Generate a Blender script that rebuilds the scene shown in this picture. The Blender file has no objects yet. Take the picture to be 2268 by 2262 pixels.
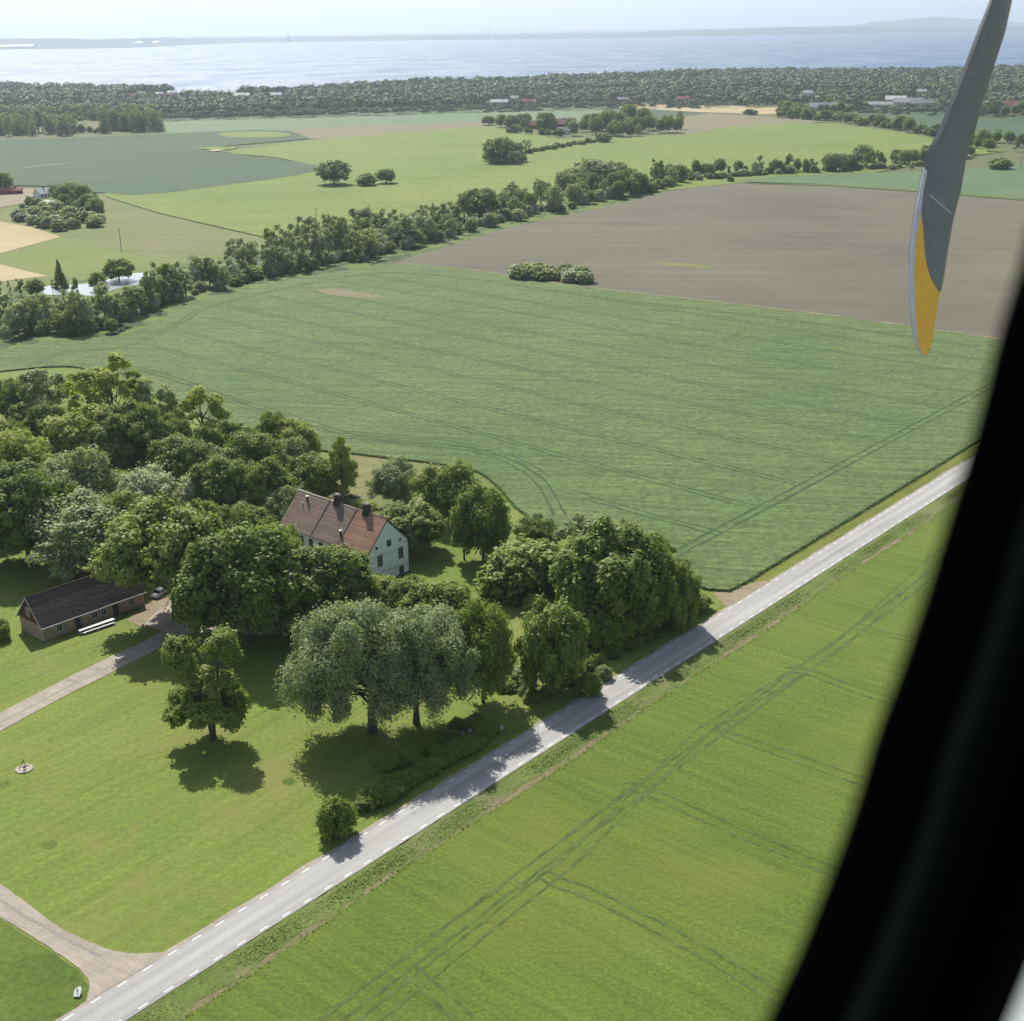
import bpy, bmesh, math, random, mathutils
import mathutils.geometry
import numpy as np
from mathutils import Vector, Matrix

# ------------------------------------------------------------------ camera
SC = bpy.context.scene
COL = SC.collection
FPX, W0, H0 = 2912.0, 2268.0, 2262.0
CX, CY = W0/2, H0/2
ROLL = math.radians(-1.0)
TH = math.atan((CY-62)/FPX)
ALT = 100.0
cr, sr = math.cos(ROLL), math.sin(ROLL)
ct, st = math.cos(TH), math.sin(TH)
RT = np.array([cr, sr*st, sr*ct]); UP = np.array([-sr, cr*st, cr*ct]); FW = np.array([0, ct, -st])
cam = bpy.data.cameras.new('camera'); camo = bpy.data.objects.new('camera', cam); COL.objects.link(camo)
m = Matrix.Identity(4)
for i in range(3):
    m[i][0] = RT[i]; m[i][1] = UP[i]; m[i][2] = -FW[i]
m[2][3] = ALT
camo.matrix_world = m
cam.sensor_fit = 'HORIZONTAL'; cam.sensor_width = 36.0; cam.lens = 36*FPX/W0
cam.clip_start = 0.02; cam.clip_end = 300000
cam.dof.use_dof = True; cam.dof.focus_distance = 260.0; cam.dof.aperture_fstop = 13.0
SC.camera = camo

# ------------------------------------------------------------------ light
SUN_AZ, SUN_EL = math.radians(-19.0), math.radians(46.5)   # azimuth from +Y towards +X
wd = bpy.data.worlds.new('World'); SC.world = wd; wd.use_nodes = True
nt = wd.node_tree; nt.nodes.clear()
sky = nt.nodes.new('ShaderNodeTexSky'); sky.sky_type = 'NISHITA'; sky.sun_disc = False
sky.sun_elevation = SUN_EL; sky.sun_rotation = SUN_AZ
sky.altitude = 100; sky.air_density = 1.0; sky.dust_density = 2.0; sky.ozone_density = 1.0
tc = nt.nodes.new('ShaderNodeTexCoord'); mp = nt.nodes.new('ShaderNodeMapping'); mp.inputs['Scale'].default_value = (1.2, 1.2, 9)
cn = nt.nodes.new('ShaderNodeTexNoise'); cn.inputs['Scale'].default_value = 2.2; cn.inputs['Detail'].default_value = 7; cn.inputs['Distortion'].default_value = .4
crr = nt.nodes.new('ShaderNodeValToRGB'); crr.color_ramp.elements[0].position = .46; crr.color_ramp.elements[1].position = .8
crr.color_ramp.elements[1].color = (.55, .55, .55, 1)
mxw = nt.nodes.new('ShaderNodeMix'); mxw.data_type = 'RGBA'
bg = nt.nodes.new('ShaderNodeBackground'); bg.inputs['Strength'].default_value = 0.093
wo = nt.nodes.new('ShaderNodeOutputWorld')
nt.links.new(tc.outputs['Generated'], mp.inputs['Vector']); nt.links.new(mp.outputs['Vector'], cn.inputs['Vector'])
sx = nt.nodes.new('ShaderNodeSeparateXYZ'); nt.links.new(tc.outputs['Generated'], sx.inputs[0])
hr_ = nt.nodes.new('ShaderNodeMapRange'); hr_.inputs[1].default_value = 0.0; hr_.inputs[2].default_value = .22; hr_.inputs[3].default_value = .8; hr_.inputs[4].default_value = 0.0
nt.links.new(sx.outputs['Z'], hr_.inputs[0]); mx_ = nt.nodes.new('ShaderNodeMath'); mx_.operation = 'MAXIMUM'       # milky air low in the sky
nt.links.new(cn.outputs['Fac'], crr.inputs['Fac']); nt.links.new(crr.outputs['Color'], mx_.inputs[0]); nt.links.new(hr_.outputs[0], mx_.inputs[1]); nt.links.new(mx_.outputs[0], mxw.inputs[0])
nt.links.new(sky.outputs['Color'], mxw.inputs[6]); mxw.inputs[7].default_value = (9.0, 9.1, 9.0, 1)
nt.links.new(mxw.outputs[2], bg.inputs['Color']); nt.links.new(bg.outputs['Background'], wo.inputs['Surface'])
sl = bpy.data.lights.new('sun', 'SUN'); sl.energy = 5.0; sl.angle = math.radians(0.53); sl.color = (1.0, .95, .86)
so = bpy.data.objects.new('sun', sl); COL.objects.link(so)
sdir = Vector((math.sin(SUN_AZ)*math.cos(SUN_EL), math.cos(SUN_AZ)*math.cos(SUN_EL), math.sin(SUN_EL)))
so.rotation_euler = sdir.to_track_quat('Z', 'Y').to_euler(); so.location = (-60, 200, 240)
SC.view_settings.view_transform = 'Standard'; SC.view_settings.look = 'None'
SC.view_settings.exposure = 0.38; SC.view_settings.gamma = 1.0
try:
    SC.cycles.volume_bounces = 0; SC.cycles.max_bounces = 6; SC.cycles.transparent_max_bounces = 8
except Exception: pass

# ------------------------------------------------------------------ helpers
def ray(x, y):
    return RT*((x-CX)/FPX) + UP*((CY-y)/FPX) + FW
def G(x, y, z=0.0):                     # photo pixel -> point on the level z
    d = ray(x, y); t = (ALT-z)/-d[2]
    return np.array([d[0]*t, d[1]*t, z])
S = 2268/1932
def D(x, y, z=0.0): return G(x*S, y*S, z)
def height_at(px, py, base):
    d = ray(px, py); t = base[1]/d[1]
    return ALT + t*d[2]
def campt(x, y, dist):
    d = ray(x, y); return np.array([0, 0, ALT]) + d*dist

def tag(o, label=None, cat=None, group=None, kind=None):
    if label: o['label'] = label
    if cat: o['category'] = cat
    if group: o['group'] = group
    if kind: o['kind'] = kind
    return o
def link(name, me, parent=None):
    o = bpy.data.objects.new(name, me); COL.objects.link(o)
    if parent is not None: o.parent = parent
    return o
def empty(name, loc, label, cat, group=None, rz=0, scale=None):
    o = bpy.data.objects.new(name, None); COL.objects.link(o); o.location = tuple(loc)
    o.rotation_euler = (0, 0, rz); o.empty_display_size = .5
    if scale is not None: o.scale = scale
    return tag(o, label, cat, group)

def npmesh(name, verts, quads, mats, matidx=None, smooth=False):
    me = bpy.data.meshes.new(name)
    verts = np.asarray(verts, dtype=np.float32); quads = np.asarray(quads, dtype=np.int32)
    k = quads.shape[1]; n = len(quads)
    me.vertices.add(len(verts)); me.vertices.foreach_set('co', verts.ravel())
    me.loops.add(n*k); me.loops.foreach_set('vertex_index', quads.ravel())
    me.polygons.add(n); me.polygons.foreach_set('loop_start', np.arange(n, dtype=np.int32)*k)
    for mt in mats: me.materials.append(mt)
    if matidx is not None: me.polygons.foreach_set('material_index', np.asarray(matidx, dtype=np.int32))
    if smooth: me.polygons.foreach_set('use_smooth', np.ones(n, dtype=bool))
    me.update(calc_edges=True)
    return me
def pymesh(name, verts, faces, mat, smooth=False):
    me = bpy.data.meshes.new(name); me.from_pydata([tuple(map(float, v)) for v in verts], [], faces)
    me.materials.append(mat)
    if smooth:
        for p in me.polygons: p.use_smooth = True
    me.update(); return me

class MB:                                # collects boxes, tubes, prisms into one mesh
    def __init__(s): s.v = []; s.f = []
    def add(s, v, f):
        b = len(s.v); s.v += [tuple(map(float, p)) for p in v]; s.f += [[b+i for i in q] for q in f]; return s
    def box(s, o, ax, ay, az, x0, x1, y0, y1, z0, z1):
        o = np.array(o, float); P = []
        for z in (z0, z1):
            for x, y in ((x0, y0), (x1, y0), (x1, y1), (x0, y1)):
                P.append(o+np.array(ax)*x+np.array(ay)*y+np.array(az)*z)
        return s.add(P, [[0, 3, 2, 1], [4, 5, 6, 7], [0, 1, 5, 4], [1, 2, 6, 5], [2, 3, 7, 6], [3, 0, 4, 7]])
    def tube(s, path, rad, n=8, cap=True):
        path = [np.array(p, float) for p in path]; rings = []
        for i, p in enumerate(path):
            t = path[min(i+1, len(path)-1)]-path[max(i-1, 0)]; t = t/(np.linalg.norm(t)+1e-9)
            a = np.cross(t, [0, 0, 1.0]) if abs(t[2]) < .9 else np.cross(t, [0, 1.0, 0]); a /= np.linalg.norm(a); b = np.cross(t, a)
            r = rad[i] if hasattr(rad, '__len__') else rad
            rings.append([p+(a*math.cos(k*2*math.pi/n)+b*math.sin(k*2*math.pi/n))*r for k in range(n)])
        v = [q for r in rings for q in r]; f = []
        for i in range(len(path)-1):
            for k in range(n): f.append([i*n+k, i*n+(k+1) % n, (i+1)*n+(k+1) % n, (i+1)*n+k])
        if cap: f.append(list(range(n))[::-1]); f.append([(len(path)-1)*n+k for k in range(n)])
        return s.add(v, f)
    def prism(s, poly, off):              # closed polygon (3d pts) pushed by off
        n = len(poly); off = np.array(off, float); v = [np.array(p, float) for p in poly]; v += [p+off for p in v]
        f = [list(range(n))[::-1], [n+i for i in range(n)]]+[[i, (i+1) % n, n+(i+1) % n, n+i] for i in range(n)]
        return s.add(v, f)
    def build(s, name, mat, parent=None, smooth=False):
        me = pymesh(name, s.v, s.f, mat, smooth)
        bm = bmesh.new(); bm.from_mesh(me); bmesh.ops.recalc_face_normals(bm, faces=bm.faces); bm.to_mesh(me); bm.free()
        return link(name, me, parent)

# ------------------------------------------------------------------ materials
ALB = .8                                  # overall trim of the surface colours
def newmat(name):
    mt = bpy.data.materials.new(name); mt.use_nodes = True; t = mt.node_tree; t.nodes.clear()
    out = t.nodes.new('ShaderNodeOutputMaterial'); b = t.nodes.new('ShaderNodeBsdfPrincipled')
    t.links.new(b.outputs[0], out.inputs[0]); return mt, t, b, out
def noise(t, vec, scale, detail=4, rough=.55, dist=0.0):
    n = t.nodes.new('ShaderNodeTexNoise'); n.inputs['Scale'].default_value = scale; n.inputs['Detail'].default_value = detail
    n.inputs['Roughness'].default_value = rough; n.inputs['Distortion'].default_value = dist
    t.links.new(vec, n.inputs['Vector']); return n.outputs['Fac']
def ramp(t, fac, lo, hi, c0, c1):
    r = t.nodes.new('ShaderNodeValToRGB'); r.color_ramp.elements[0].position = lo; r.color_ramp.elements[1].position = hi
    r.color_ramp.elements[0].color = (*c0, 1); r.color_ramp.elements[1].color = (*c1, 1)
    t.links.new(fac, r.inputs['Fac']); return r.outputs['Color']
def mixc(t, fac, a, b, mode='MIX'):
    x = t.nodes.new('ShaderNodeMix'); x.data_type = 'RGBA'; x.blend_type = mode
    if isinstance(fac, (int, float)): x.inputs[0].default_value = fac
    else: t.links.new(fac, x.inputs[0])
    for i, c in ((6, a), (7, b)):
        if isinstance(c, tuple): x.inputs[i].default_value = (*c, 1)
        else: t.links.new(c, x.inputs[i])
    return x.outputs[2]
def coords(t, rot=0, scale=(1, 1, 1), kind='Object'):
    c = t.nodes.new('ShaderNodeTexCoord'); mpn = t.nodes.new('ShaderNodeMapping')
    mpn.inputs['Rotation'].default_value = (0, 0, rot); mpn.inputs['Scale'].default_value = scale
    mpn.inputs['Scale'].default_value = (1, 1, 1); t.links.new(c.outputs[kind], mpn.inputs['Vector'])
    m2 = t.nodes.new('ShaderNodeMapping'); m2.inputs['Scale'].default_value = scale          # turn first, then stretch
    t.links.new(mpn.outputs['Vector'], m2.inputs['Vector']); return m2.outputs['Vector']
def bump(t, b, h, strength, dist):
    bn = t.nodes.new('ShaderNodeBump'); bn.inputs['Strength'].default_value = strength; bn.inputs['Distance'].default_value = dist
    t.links.new(h, bn.inputs['Height']); t.links.new(bn.outputs['Normal'], b.inputs['Normal'])
def plain(name, c, rough=.6, metal=0, var=.12, scale=3.0, bmp=0):
    c = tuple(x*ALB for x in c)
    mt, t, b, o = newmat(name); v = coords(t)
    n = noise(t, v, scale, 5)
    col = ramp(t, n, .3, .7, tuple(x*(1-var) for x in c), tuple(min(1, x*(1+var)) for x in c))
    t.links.new(col, b.inputs['Base Color']); b.inputs['Roughness'].default_value = rough; b.inputs['Metallic'].default_value = metal
    b.inputs['Specular IOR Level'].default_value = .3
    if bmp: bump(t, b, n, bmp, .02)
    return mt
def crop(name, c, c2, big=.03, rot=0.0, streak=.25, contrast=1.0, patch=None, fine=1.6, bmp=.5, bd=.25, spec=.15):
    c = tuple(x*ALB for x in c); c2 = tuple(x*ALB for x in c2)
    if patch: patch = (tuple(x*ALB for x in patch[0]),)+tuple(patch[1:])
    """field or grass: broad patches, streaks along the drilling, fine clumps"""
    mt, t, b, o = newmat(name)
    v = coords(t); vs = coords(t, -rot, (.06, .9, 1))
    n1 = noise(t, v, big, 5, .6, .4); n2 = noise(t, vs, streak, 6, .6, .3); n3 = noise(t, v, fine, 8, .72)
    a = ramp(t, n1, .32, .68, c, c2)
    s2 = ramp(t, n2, .3, .7, tuple([1-.16*contrast]*3), tuple([1+.14*contrast]*3))
    s3 = ramp(t, n3, .28, .72, tuple([1-.34*contrast]*3), tuple([1+.3*contrast]*3))
    a = mixc(t, 1.0, a, s2, 'MULTIPLY'); a = mixc(t, 1.0, a, s3, 'MULTIPLY')
    if patch:
        n4 = noise(t, v, patch[1], 6, .65, .5); f = ramp(t, n4, patch[2], patch[3], (0, 0, 0), (1, 1, 1))
        a = mixc(t, f, a, patch[0])
    t.links.new(a, b.inputs['Base Color']); b.inputs['Roughness'].default_value = .85
    b.inputs['Specular IOR Level'].default_value = spec
    mh = t.nodes.new('ShaderNodeMath'); mh.operation = 'ADD'; t.links.new(n3, mh.inputs[0]); t.links.new(n2, mh.inputs[1])
    bump(t, b, mh.outputs[0], bmp, bd)
    return mt
def leafmat(name, c, c2, trans=.35, var=.14):
    mt, t, b, o = newmat(name)
    v = coords(t, kind='Generated')
    n = noise(t, v, 5.0, 3); a = ramp(t, n, .35, .65, c, c2)
    oi = t.nodes.new('ShaderNodeObjectInfo')
    rr = ramp(t, oi.outputs['Random'], 0, 1, (1-var, 1-var*.8, 1-var*.6), (1+var, 1+var*.7, 1+var*.2))
    a = mixc(t, 1.0, a, rr, 'MULTIPLY')
    t.links.new(a, b.inputs['Base Color']); b.inputs['Roughness'].default_value = .55; b.inputs['Specular IOR Level'].default_value = .2
    tr = t.nodes.new('ShaderNodeBsdfTranslucent'); ms = t.nodes.new('ShaderNodeMixShader'); ms.inputs[0].default_value = trans
    ty = mixc(t, 1.0, a, (1.1, 1.25, .5), 'MULTIPLY')
    t.links.new(ty, tr.inputs['Color']); t.links.new(b.outputs[0], ms.inputs[1]); t.links.new(tr.outputs[0], ms.inputs[2])
    t.links.new(ms.outputs[0], o.inputs[0]); return mt

RA = math.radians(49.45)                      # bearing of the road
M = {}
M['ground'] = crop('meadow_ground', (.115, .14, .05), (.16, .165, .07), big=.012, rot=RA, contrast=.8)
M['lawn'] = crop('lawn_grass', (.15, .225, .033), (.2, .25, .05), big=.035, rot=RA, streak=.8, contrast=1.0, patch=((.24, .225, .075), .05, .5, .75), fine=1.3, bmp=.5, bd=.1)
M['lush'] = crop('lush_grass', (.09, .15, .025), (.14, .19, .035), big=.09, rot=.3, contrast=1.1, fine=1.2, bmp=.7)
M['lime_near'] = crop('young_barley', (.115, .188, .027), (.165, .222, .038), big=.022, rot=RA-math.pi/2, streak=.9, contrast=1.1, fine=1.8, bmp=.9, bd=.3, patch=((.2, .235, .04), .02, .48, .7))
M['wheat'] = crop('blue_green_wheat', (.118, .185, .058), (.155, .212, .073), big=.018, rot=-.2, streak=.65, contrast=1.5, fine=.7, bmp=1, bd=.5)
M['track'] = plain('crop_track', (.09, .135, .032), .95, var=.35, scale=.8)  # soil and crushed crop, darkened for the shade inside the gap
M['track_wheat'] = plain('wheat_track', (.048, .095, .03), .95, var=.35, scale=.8)  # soil green, with the shade between the wheat put into the colour
M['soil'] = crop('ploughed_soil', (.132, .122, .088), (.178, .167, .117), big=.01, rot=-.12, streak=.12, contrast=.85, fine=1.0, bmp=.5, patch=((.2, .2, .12), .006, .55, .8))
M['lime_far'] = crop('lime_pasture', (.15, .22, .035), (.205, .25, .052), big=.008, rot=.1, streak=.12, contrast=.95, fine=.25)
M['dark_far'] = crop('dark_beet_field', (.055, .105, .045), (.07, .12, .055), big=.006, rot=.05, streak=.1, contrast=.9, fine=.25)
M['pale_far'] = crop('pale_green_field', (.14, .21, .11), (.17, .235, .13), big=.005, rot=.05, streak=.1, contrast=.8, fine=.25)
M['olive'] = crop('olive_meadow', (.15, .195, .05), (.2, .205, .08), big=.02, rot=-.2, streak=.15, contrast=.9, fine=.4)
M['tan'] = crop('ripe_tan_field', (.42, .35, .18), (.5, .42, .24), big=.02, rot=.4, streak=.1, contrast=.4, fine=.3)
M['brown_far'] = crop('brown_fallow', (.2, .2, .1), (.24, .2, .12), big=.01, rot=.1, streak=.1, contrast=.6, fine=.3)
M['gravel'] = crop('gravel', (.33, .295, .24), (.45, .4, .33), big=.3, rot=-.55, streak=1.4, contrast=.9, fine=6, bmp=.2, bd=.03)
M['gravel_dark'] = plain('compacted_gravel', (.29, .265, .235), .9, var=.2, scale=2)
M['dirt'] = crop('bare_dirt', (.28, .235, .15), (.34, .29, .2), big=.4, streak=1, contrast=.9, fine=3)
M['verge'] = crop('verge_green', (.11, .165, .035), (.17, .21, .055), big=.15, rot=RA, streak=.8, contrast=1.3, fine=2, patch=((.22, .2, .11), .1, .5, .66))
M['verge_soil'] = crop('verge_soil', (.2, .185, .09), (.26, .225, .13), big=.2, rot=RA, contrast=1.2, fine=1.5, patch=((.13, .18, .04), .12, .5, .62))
M['paint'] = plain('road_paint', (.8, .8, .78), .6, var=.05)
M['white'] = plain('white_paint', (.78, .8, .8), .6, var=.04)
M['bark'] = plain('bark', (.11, .095, .075), .95, var=.35, scale=6)
M['bark_pale'] = plain('pale_bark', (.2, .18, .15), .95, var=.3, scale=6)
M['leaf_mid'] = leafmat('leaf_mid', (.19, .26, .05), (.24, .295, .066))
M['leaf_dark'] = leafmat('leaf_dark', (.18, .245, .048), (.23, .285, .066), .4)
M['leaf_yellow'] = leafmat('leaf_yellow', (.34, .4, .07), (.4, .43, .1), .45)
M['leaf_grey'] = leafmat('leaf_grey', (.28, .33, .15), (.34, .38, .19), .35)
M['leaf_willow'] = leafmat('leaf_willow', (.23, .29, .15), (.28, .33, .17), .35)
M['leaf_silver'] = leafmat('leaf_silver', (.36, .41, .26), (.45, .49, .34), .3)
M['leaf_olive'] = leafmat('leaf_olive', (.26, .32, .07), (.31, .36, .1), .4)
M['tuft_green'] = leafmat('tuft_green', (.15, .23, .04), (.2, .27, .05), .35, 0)
M['tuft_pale'] = leafmat('tuft_pale', (.2, .26, .05), (.26, .29, .08), .35, 0)
M['tuft_wheat'] = leafmat('tuft_wheat', (.1, .165, .07), (.14, .2, .085), .3, 0)
M['leaf_pink'] = leafmat('leaf_pink', (.4, .24, .22), (.3, .3, .2), .3)
M['glass'] = plain('dark_glass', (.03, .035, .04), .1, var=.1)
M['black'] = plain('dark_metal', (.03, .03, .032), .5, var=.2)

def asphalt():
    mt, t, b, o = newmat('asphalt'); v = coords(t)
    vr = coords(t, -RA, (.02, 1, 1))
    n1 = noise(t, v, 3.0, 8, .7); n2 = noise(t, vr, .75, 3, .5); n3 = noise(t, v, .08, 4)
    a = ramp(t, n2, .3, .72, (.25, .245, .235), (.4, .395, .375))
    a = mixc(t, 1.0, a, ramp(t, n1, .2, .8, (.88,)*3, (1.1,)*3), 'MULTIPLY'); a = mixc(t, 1.0, a, ramp(t, n3, .3, .7, (.92,)*3, (1.06,)*3), 'MULTIPLY')
    t.links.new(a, b.inputs['Base Color']); b.inputs['Roughness'].default_value = .8; b.inputs['Specular IOR Level'].default_value = .3
    bump(t, b, n1, .3, .02); return mt
M['asphalt'] = asphalt()

# ------------------------------------------------------------------ ground sheets
def sheet(name, pts, z, mat, raise_to=None, kind='structure', label=None, skirt=None):
    """flat polygon; raise_to = crop height: gets side walls"""
    pts = [np.array([p[0], p[1], 0.0]) for p in pts]
    Q = [Vector((p[0], p[1])) for i, p in enumerate(pts) if np.linalg.norm(p[:2]-pts[i-1][:2]) > .01]
    n = len(Q); vo, eo, fo, _, _, _ = mathutils.geometry.delaunay_2d_cdt(Q, [], [list(range(n))], 1, 1e-4)
    v = [(p.x, p.y, z) for p in vo]; f = [list(q) if (vo[q[1]]-vo[q[0]]).cross(vo[q[2]]-vo[q[0]]) > 0 else list(q)[::-1] for q in fo]
    if skirt:
        k = len(v); area = sum(Q[i-1].cross(Q[i]) for i in range(n)); sg = 1 if area > 0 else -1
        for p in Q: v += [(p.x, p.y, z), (p.x, p.y, z-skirt)]
        for i in range(n):
            j = (i+1) % n; q = [k+2*i, k+2*i+1, k+2*j+1, k+2*j]; f.append(q if sg > 0 else q[::-1])
    me = bpy.data.meshes.new(name); me.from_pydata(v, [], f); me.update()
    me.materials.append(mat); o = link(name, me); tag(o, label, None, None, kind); return o
def smooth_pts(P, n=6, closed=False):
    P = [np.array(p[:2], float) for p in P]; out = []
    N = len(P)
    rng = range(N if closed else N-1)
    for i in rng:
        p0 = P[(i-1) % N] if (closed or i > 0) else P[0]; p1 = P[i]; p2 = P[(i+1) % N]; p3 = P[(i+2) % N] if (closed or i < N-2) else P[-1]
        for k in range(n):
            s_ = k/n
            out.append(.5*((2*p1)+(-p0+p2)*s_+(2*p0-5*p1+4*p2-p3)*s_**2+(-p0+3*p1-3*p2+p3)*s_**3))
    if not closed: out.append(P[-1])
    return out
def jitter(P, amp, seed):
    r = random.Random(seed); return [np.array([p[0]+r.gauss(0, amp), p[1]+r.gauss(0, amp)]) for p in P]
def strip(mb, P, w, z, seed=0, ragged=.25):
    r = random.Random(seed); n = len(P); v = []; 
    for i, p in enumerate(P):
        t = P[min(i+1, n-1)]-P[max(i-1, 0)]; t = t/(np.linalg.norm(t)+1e-9); q = np.array([-t[1], t[0]])
        ww = w*(1+r.uniform(-ragged, ragged))/2; o = r.gauss(0, w*ragged*.3)
        v += [(p[0]+q[0]*(ww+o), p[1]+q[1]*(ww+o), z), (p[0]-q[0]*(ww-o), p[1]-q[1]*(ww-o), z)]
    mb.add(v, [[2*i, 2*i+2, 2*i+3, 2*i+1] for i in range(n-1)])
def dens(P, step):
    out = []
    for i in range(len(P)-1):
        a, b = np.array(P[i][:2]), np.array(P[i+1][:2]); k = max(1, int(np.linalg.norm(b-a)/step))
        for j in range(k): out.append(a+(b-a)*j/k)
    out.append(np.array(P[-1][:2])); return out

# sea, land
def sea_mat():
    mt, t, b, o = newmat('sea_water'); v = coords(t, 0, (1, 1, 1)); v2 = coords(t, .1, (.45, .3, 1))
    b.inputs['Base Color'].default_value = (.015, .08, .2, 1); b.inputs['Roughness'].default_value = .3
    b.inputs['IOR'].default_value = 1.4
    n1 = noise(t, v, .09, 3, .6); n2 = noise(t, v2, .012, 4, .6)
    mh = t.nodes.new('ShaderNodeMath'); mh.operation = 'ADD'; t.links.new(n1, mh.inputs[0]); t.links.new(n2, mh.inputs[1])
    r = t.nodes.new('ShaderNodeMapRange'); r.inputs[1].default_value = .35; r.inputs[2].default_value = .65; r.inputs[3].default_value = .24; r.inputs[4].default_value = .62
    t.links.new(n2, r.inputs[0]); t.links.new(r.outputs[0], b.inputs['Roughness'])
    bump(t, b, mh.outputs[0], 1.0, 9.0); return mt
sheet('sea', [(-60000, -500), (120000, -500), (120000, 130000), (-60000, 130000)], -2.0, sea_mat())
coast = [(-260, 168), (0, 170), (350, 172), (700, 178), (1000, 163), (1300, 152), (1600, 143), (1900, 137), (2268, 134), (2600, 132)]   # tree tops
def hor(x): return 62 - (x-CX)*math.tan(-ROLL)*1.0
def coast_dist(x):
    ys = np.interp(x, [c[0] for c in coast], [c[1] for c in coast])
    return (ALT-17)/((ys-hor(x))/FPX)
cpts = []
for x in range(-260, 2700, 60):
    d = ray(x, hor(x)); d = d[:2]/d[1]; cpts.append(d*(coast_dist(x)+15))
land = [(-4000, -400), (-5000, cpts[0][1])]+[tuple(p) for p in cpts]+[(5200, cpts[-1][1]), (4500, -400)]
sheet('ground', land, 0.0, M['ground'])
# far shore
rng = np.random.RandomState(4)
M['far_land'] = crop('distant_land', (.03, .05, .045), (.07, .09, .07), big=.0008, rot=0, streak=.002, contrast=.6, fine=.004)
shore = [(-400, 108), (0, 109), (200, 107), (300, 105), (430, 99), (560, 94), (700, 92.5), (900, 89), (1100, 87), (1300, 84), (1468, 81), (1700, 77), (1900, 73.5), (2100, 70), (2268, 68), (2700, 61)]
sp = []
for x in range(-400, 2700, 25):
    y = np.interp(x, [s[0] for s in shore], [s[1] for s in shore]) + rng.uniform(-.4, .4)
    sp.append(G(x, y)[:2])
sheet('far_shore', [tuple(p) for p in sp]+[(120000, 129000), (-59000, 129000)], 1.0, M['far_land'])
# low wooded ridge along the far shore and the higher hills at the right, real ridges with depth
def ridge(name, prof, dist0, depth, seed, mat):
    r = np.random.RandomState(seed); xs = np.arange(prof[0][0], prof[-1][0], 8.0); v = []; n = len(xs)
    ph = r.uniform(0, 6, 6)
    for i, x in enumerate(xs):
        y = np.interp(x, [p[0] for p in prof], [p[1] for p in prof])
        dd = dist0(x) if callable(dist0) else dist0
        top = ALT+(hor(x)-y)/FPX*dd
        top += sum(math.sin(x/(9+7*k)+ph[k]) for k in range(6))*dd/FPX*.35 + r.uniform(-.5, .5)*dd/FPX
        d = ray(x, hor(x)); d = d[:2]/d[1]
        for k, (q, hh) in enumerate(((-.12, 0), (-.05, .45), (0, 1), (.5, .9), (1.0, .0))):
            p = d*(dd+depth*q); v.append((p[0], p[1], max(0, top*hh)+1.5 if hh else -3))
    f = [[i*5+k, (i+1)*5+k, (i+1)*5+k+1, i*5+k+1] for i in range(n-1) for k in range(4)]
    o = link(name, pymesh(name, v, f, mat, True)); tag(o, kind='structure'); return o
def sd(x):
    y = np.interp(x, [s[0] for s in shore], [s[1] for s in shore]); return ALT/((y-hor(x))/FPX)
M['far_wood'] = plain('distant_woodland', (.025, .04, .04), .95, var=.4, scale=.004)
ridge('far_hills', [(-300, 84), (60, 85), (200, 86), (420, 83), (560, 82), (800, 79), (1000, 77), (1200, 75.5), (1400, 72), (1520, 66), (1600, 64), (1720, 61), (1800, 59), (1880, 58), (2000, 60), (2300, 58), (2600, 56)], lambda x: sd(x)*1.35, 3000, 3, M['far_wood'])
ridge('headland_hills', [(1840, 62), (1880, 58), (1930, 49), (1990, 46), (2030, 42), (2080, 39), (2130, 42), (2180, 43), (2230, 49), (2268, 52), (2330, 50), (2420, 57), (2500, 62)], 21000, 5000, 8, M['far_wood'])

# fields, traced on the ground plane (pixel lists give the field corners)
def field(name, pts, mat, z, skirt=None, sm=0, jit=0, label=None):
    P = [D(x, y, z)[:2] for x, y in pts]
    if sm: P = smooth_pts(P, sm, True)
    if jit: P = jitter(P, jit, 5)
    return sheet(name, P, z, mat, skirt=skirt), P

field('field_pale_green', [(300, 222), (310, 218), (500, 215), (700, 210), (900, 205), (1060, 201), (1190, 199), (1300, 212), (1240, 222), (1000, 238), (700, 243), (560, 250), (310, 252)], M['pale_far'], .15)
field('stubble_strip', [(305, 214.5), (700, 206), (900, 201.5), (1190, 195.5), (1190, 199.5), (900, 205.5), (700, 210.5), (308, 219.5)], M['tan'], .25)
field('field_ripe_tan', [(1120, 195), (1190, 196), (1300, 198), (1470, 202), (1468, 215), (1440, 216), (1330, 212), (1180, 205), (1120, 199)], M['tan'], .3)
field('field_green_behind', [(1130, 203), (1180, 204), (1330, 212), (1420, 218), (1300, 228), (1240, 222)], M['dark_far'], .35)
field('fallow_strip', [(545, 246), (700, 236), (930, 231), (960, 240), (800, 250), (620, 262), (585, 262)], M['brown_far'], .4)
field('field_brown_knoll', [(1240, 226), (1340, 214), (1430, 219), (1500, 224), (1560, 230), (1400, 240), (1300, 254), (1260, 250)], M['brown_far'], .42)
field('field_lime', [(420, 286), (580, 264), (760, 250), (930, 238), (1060, 262), (1290, 254), (1380, 239), (1500, 231), (1580, 234), (1680, 247), (1770, 262), (1900, 285), (1760, 305), (1600, 335), (1400, 345), (1250, 360), (1080, 380), (870, 410), (700, 440), (640, 452), (540, 457), (430, 432), (300, 402), (200, 371), (195, 360), (420, 345), (600, 315), (625, 318), (520, 297), (440, 290)], M['lime_far'], .5)
field('field_dark_green', [(-200, 275), (0, 264), (145, 260), (310, 252), (480, 245), (545, 247), (585, 262), (560, 264), (430, 275), (376, 281), (400, 287), (440, 290), (560, 305), (626, 318), (520, 337), (440, 347), (330, 362), (250, 368), (170, 362), (130, 352), (30, 350), (-200, 345)], M['dark_far'], .6)
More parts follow.
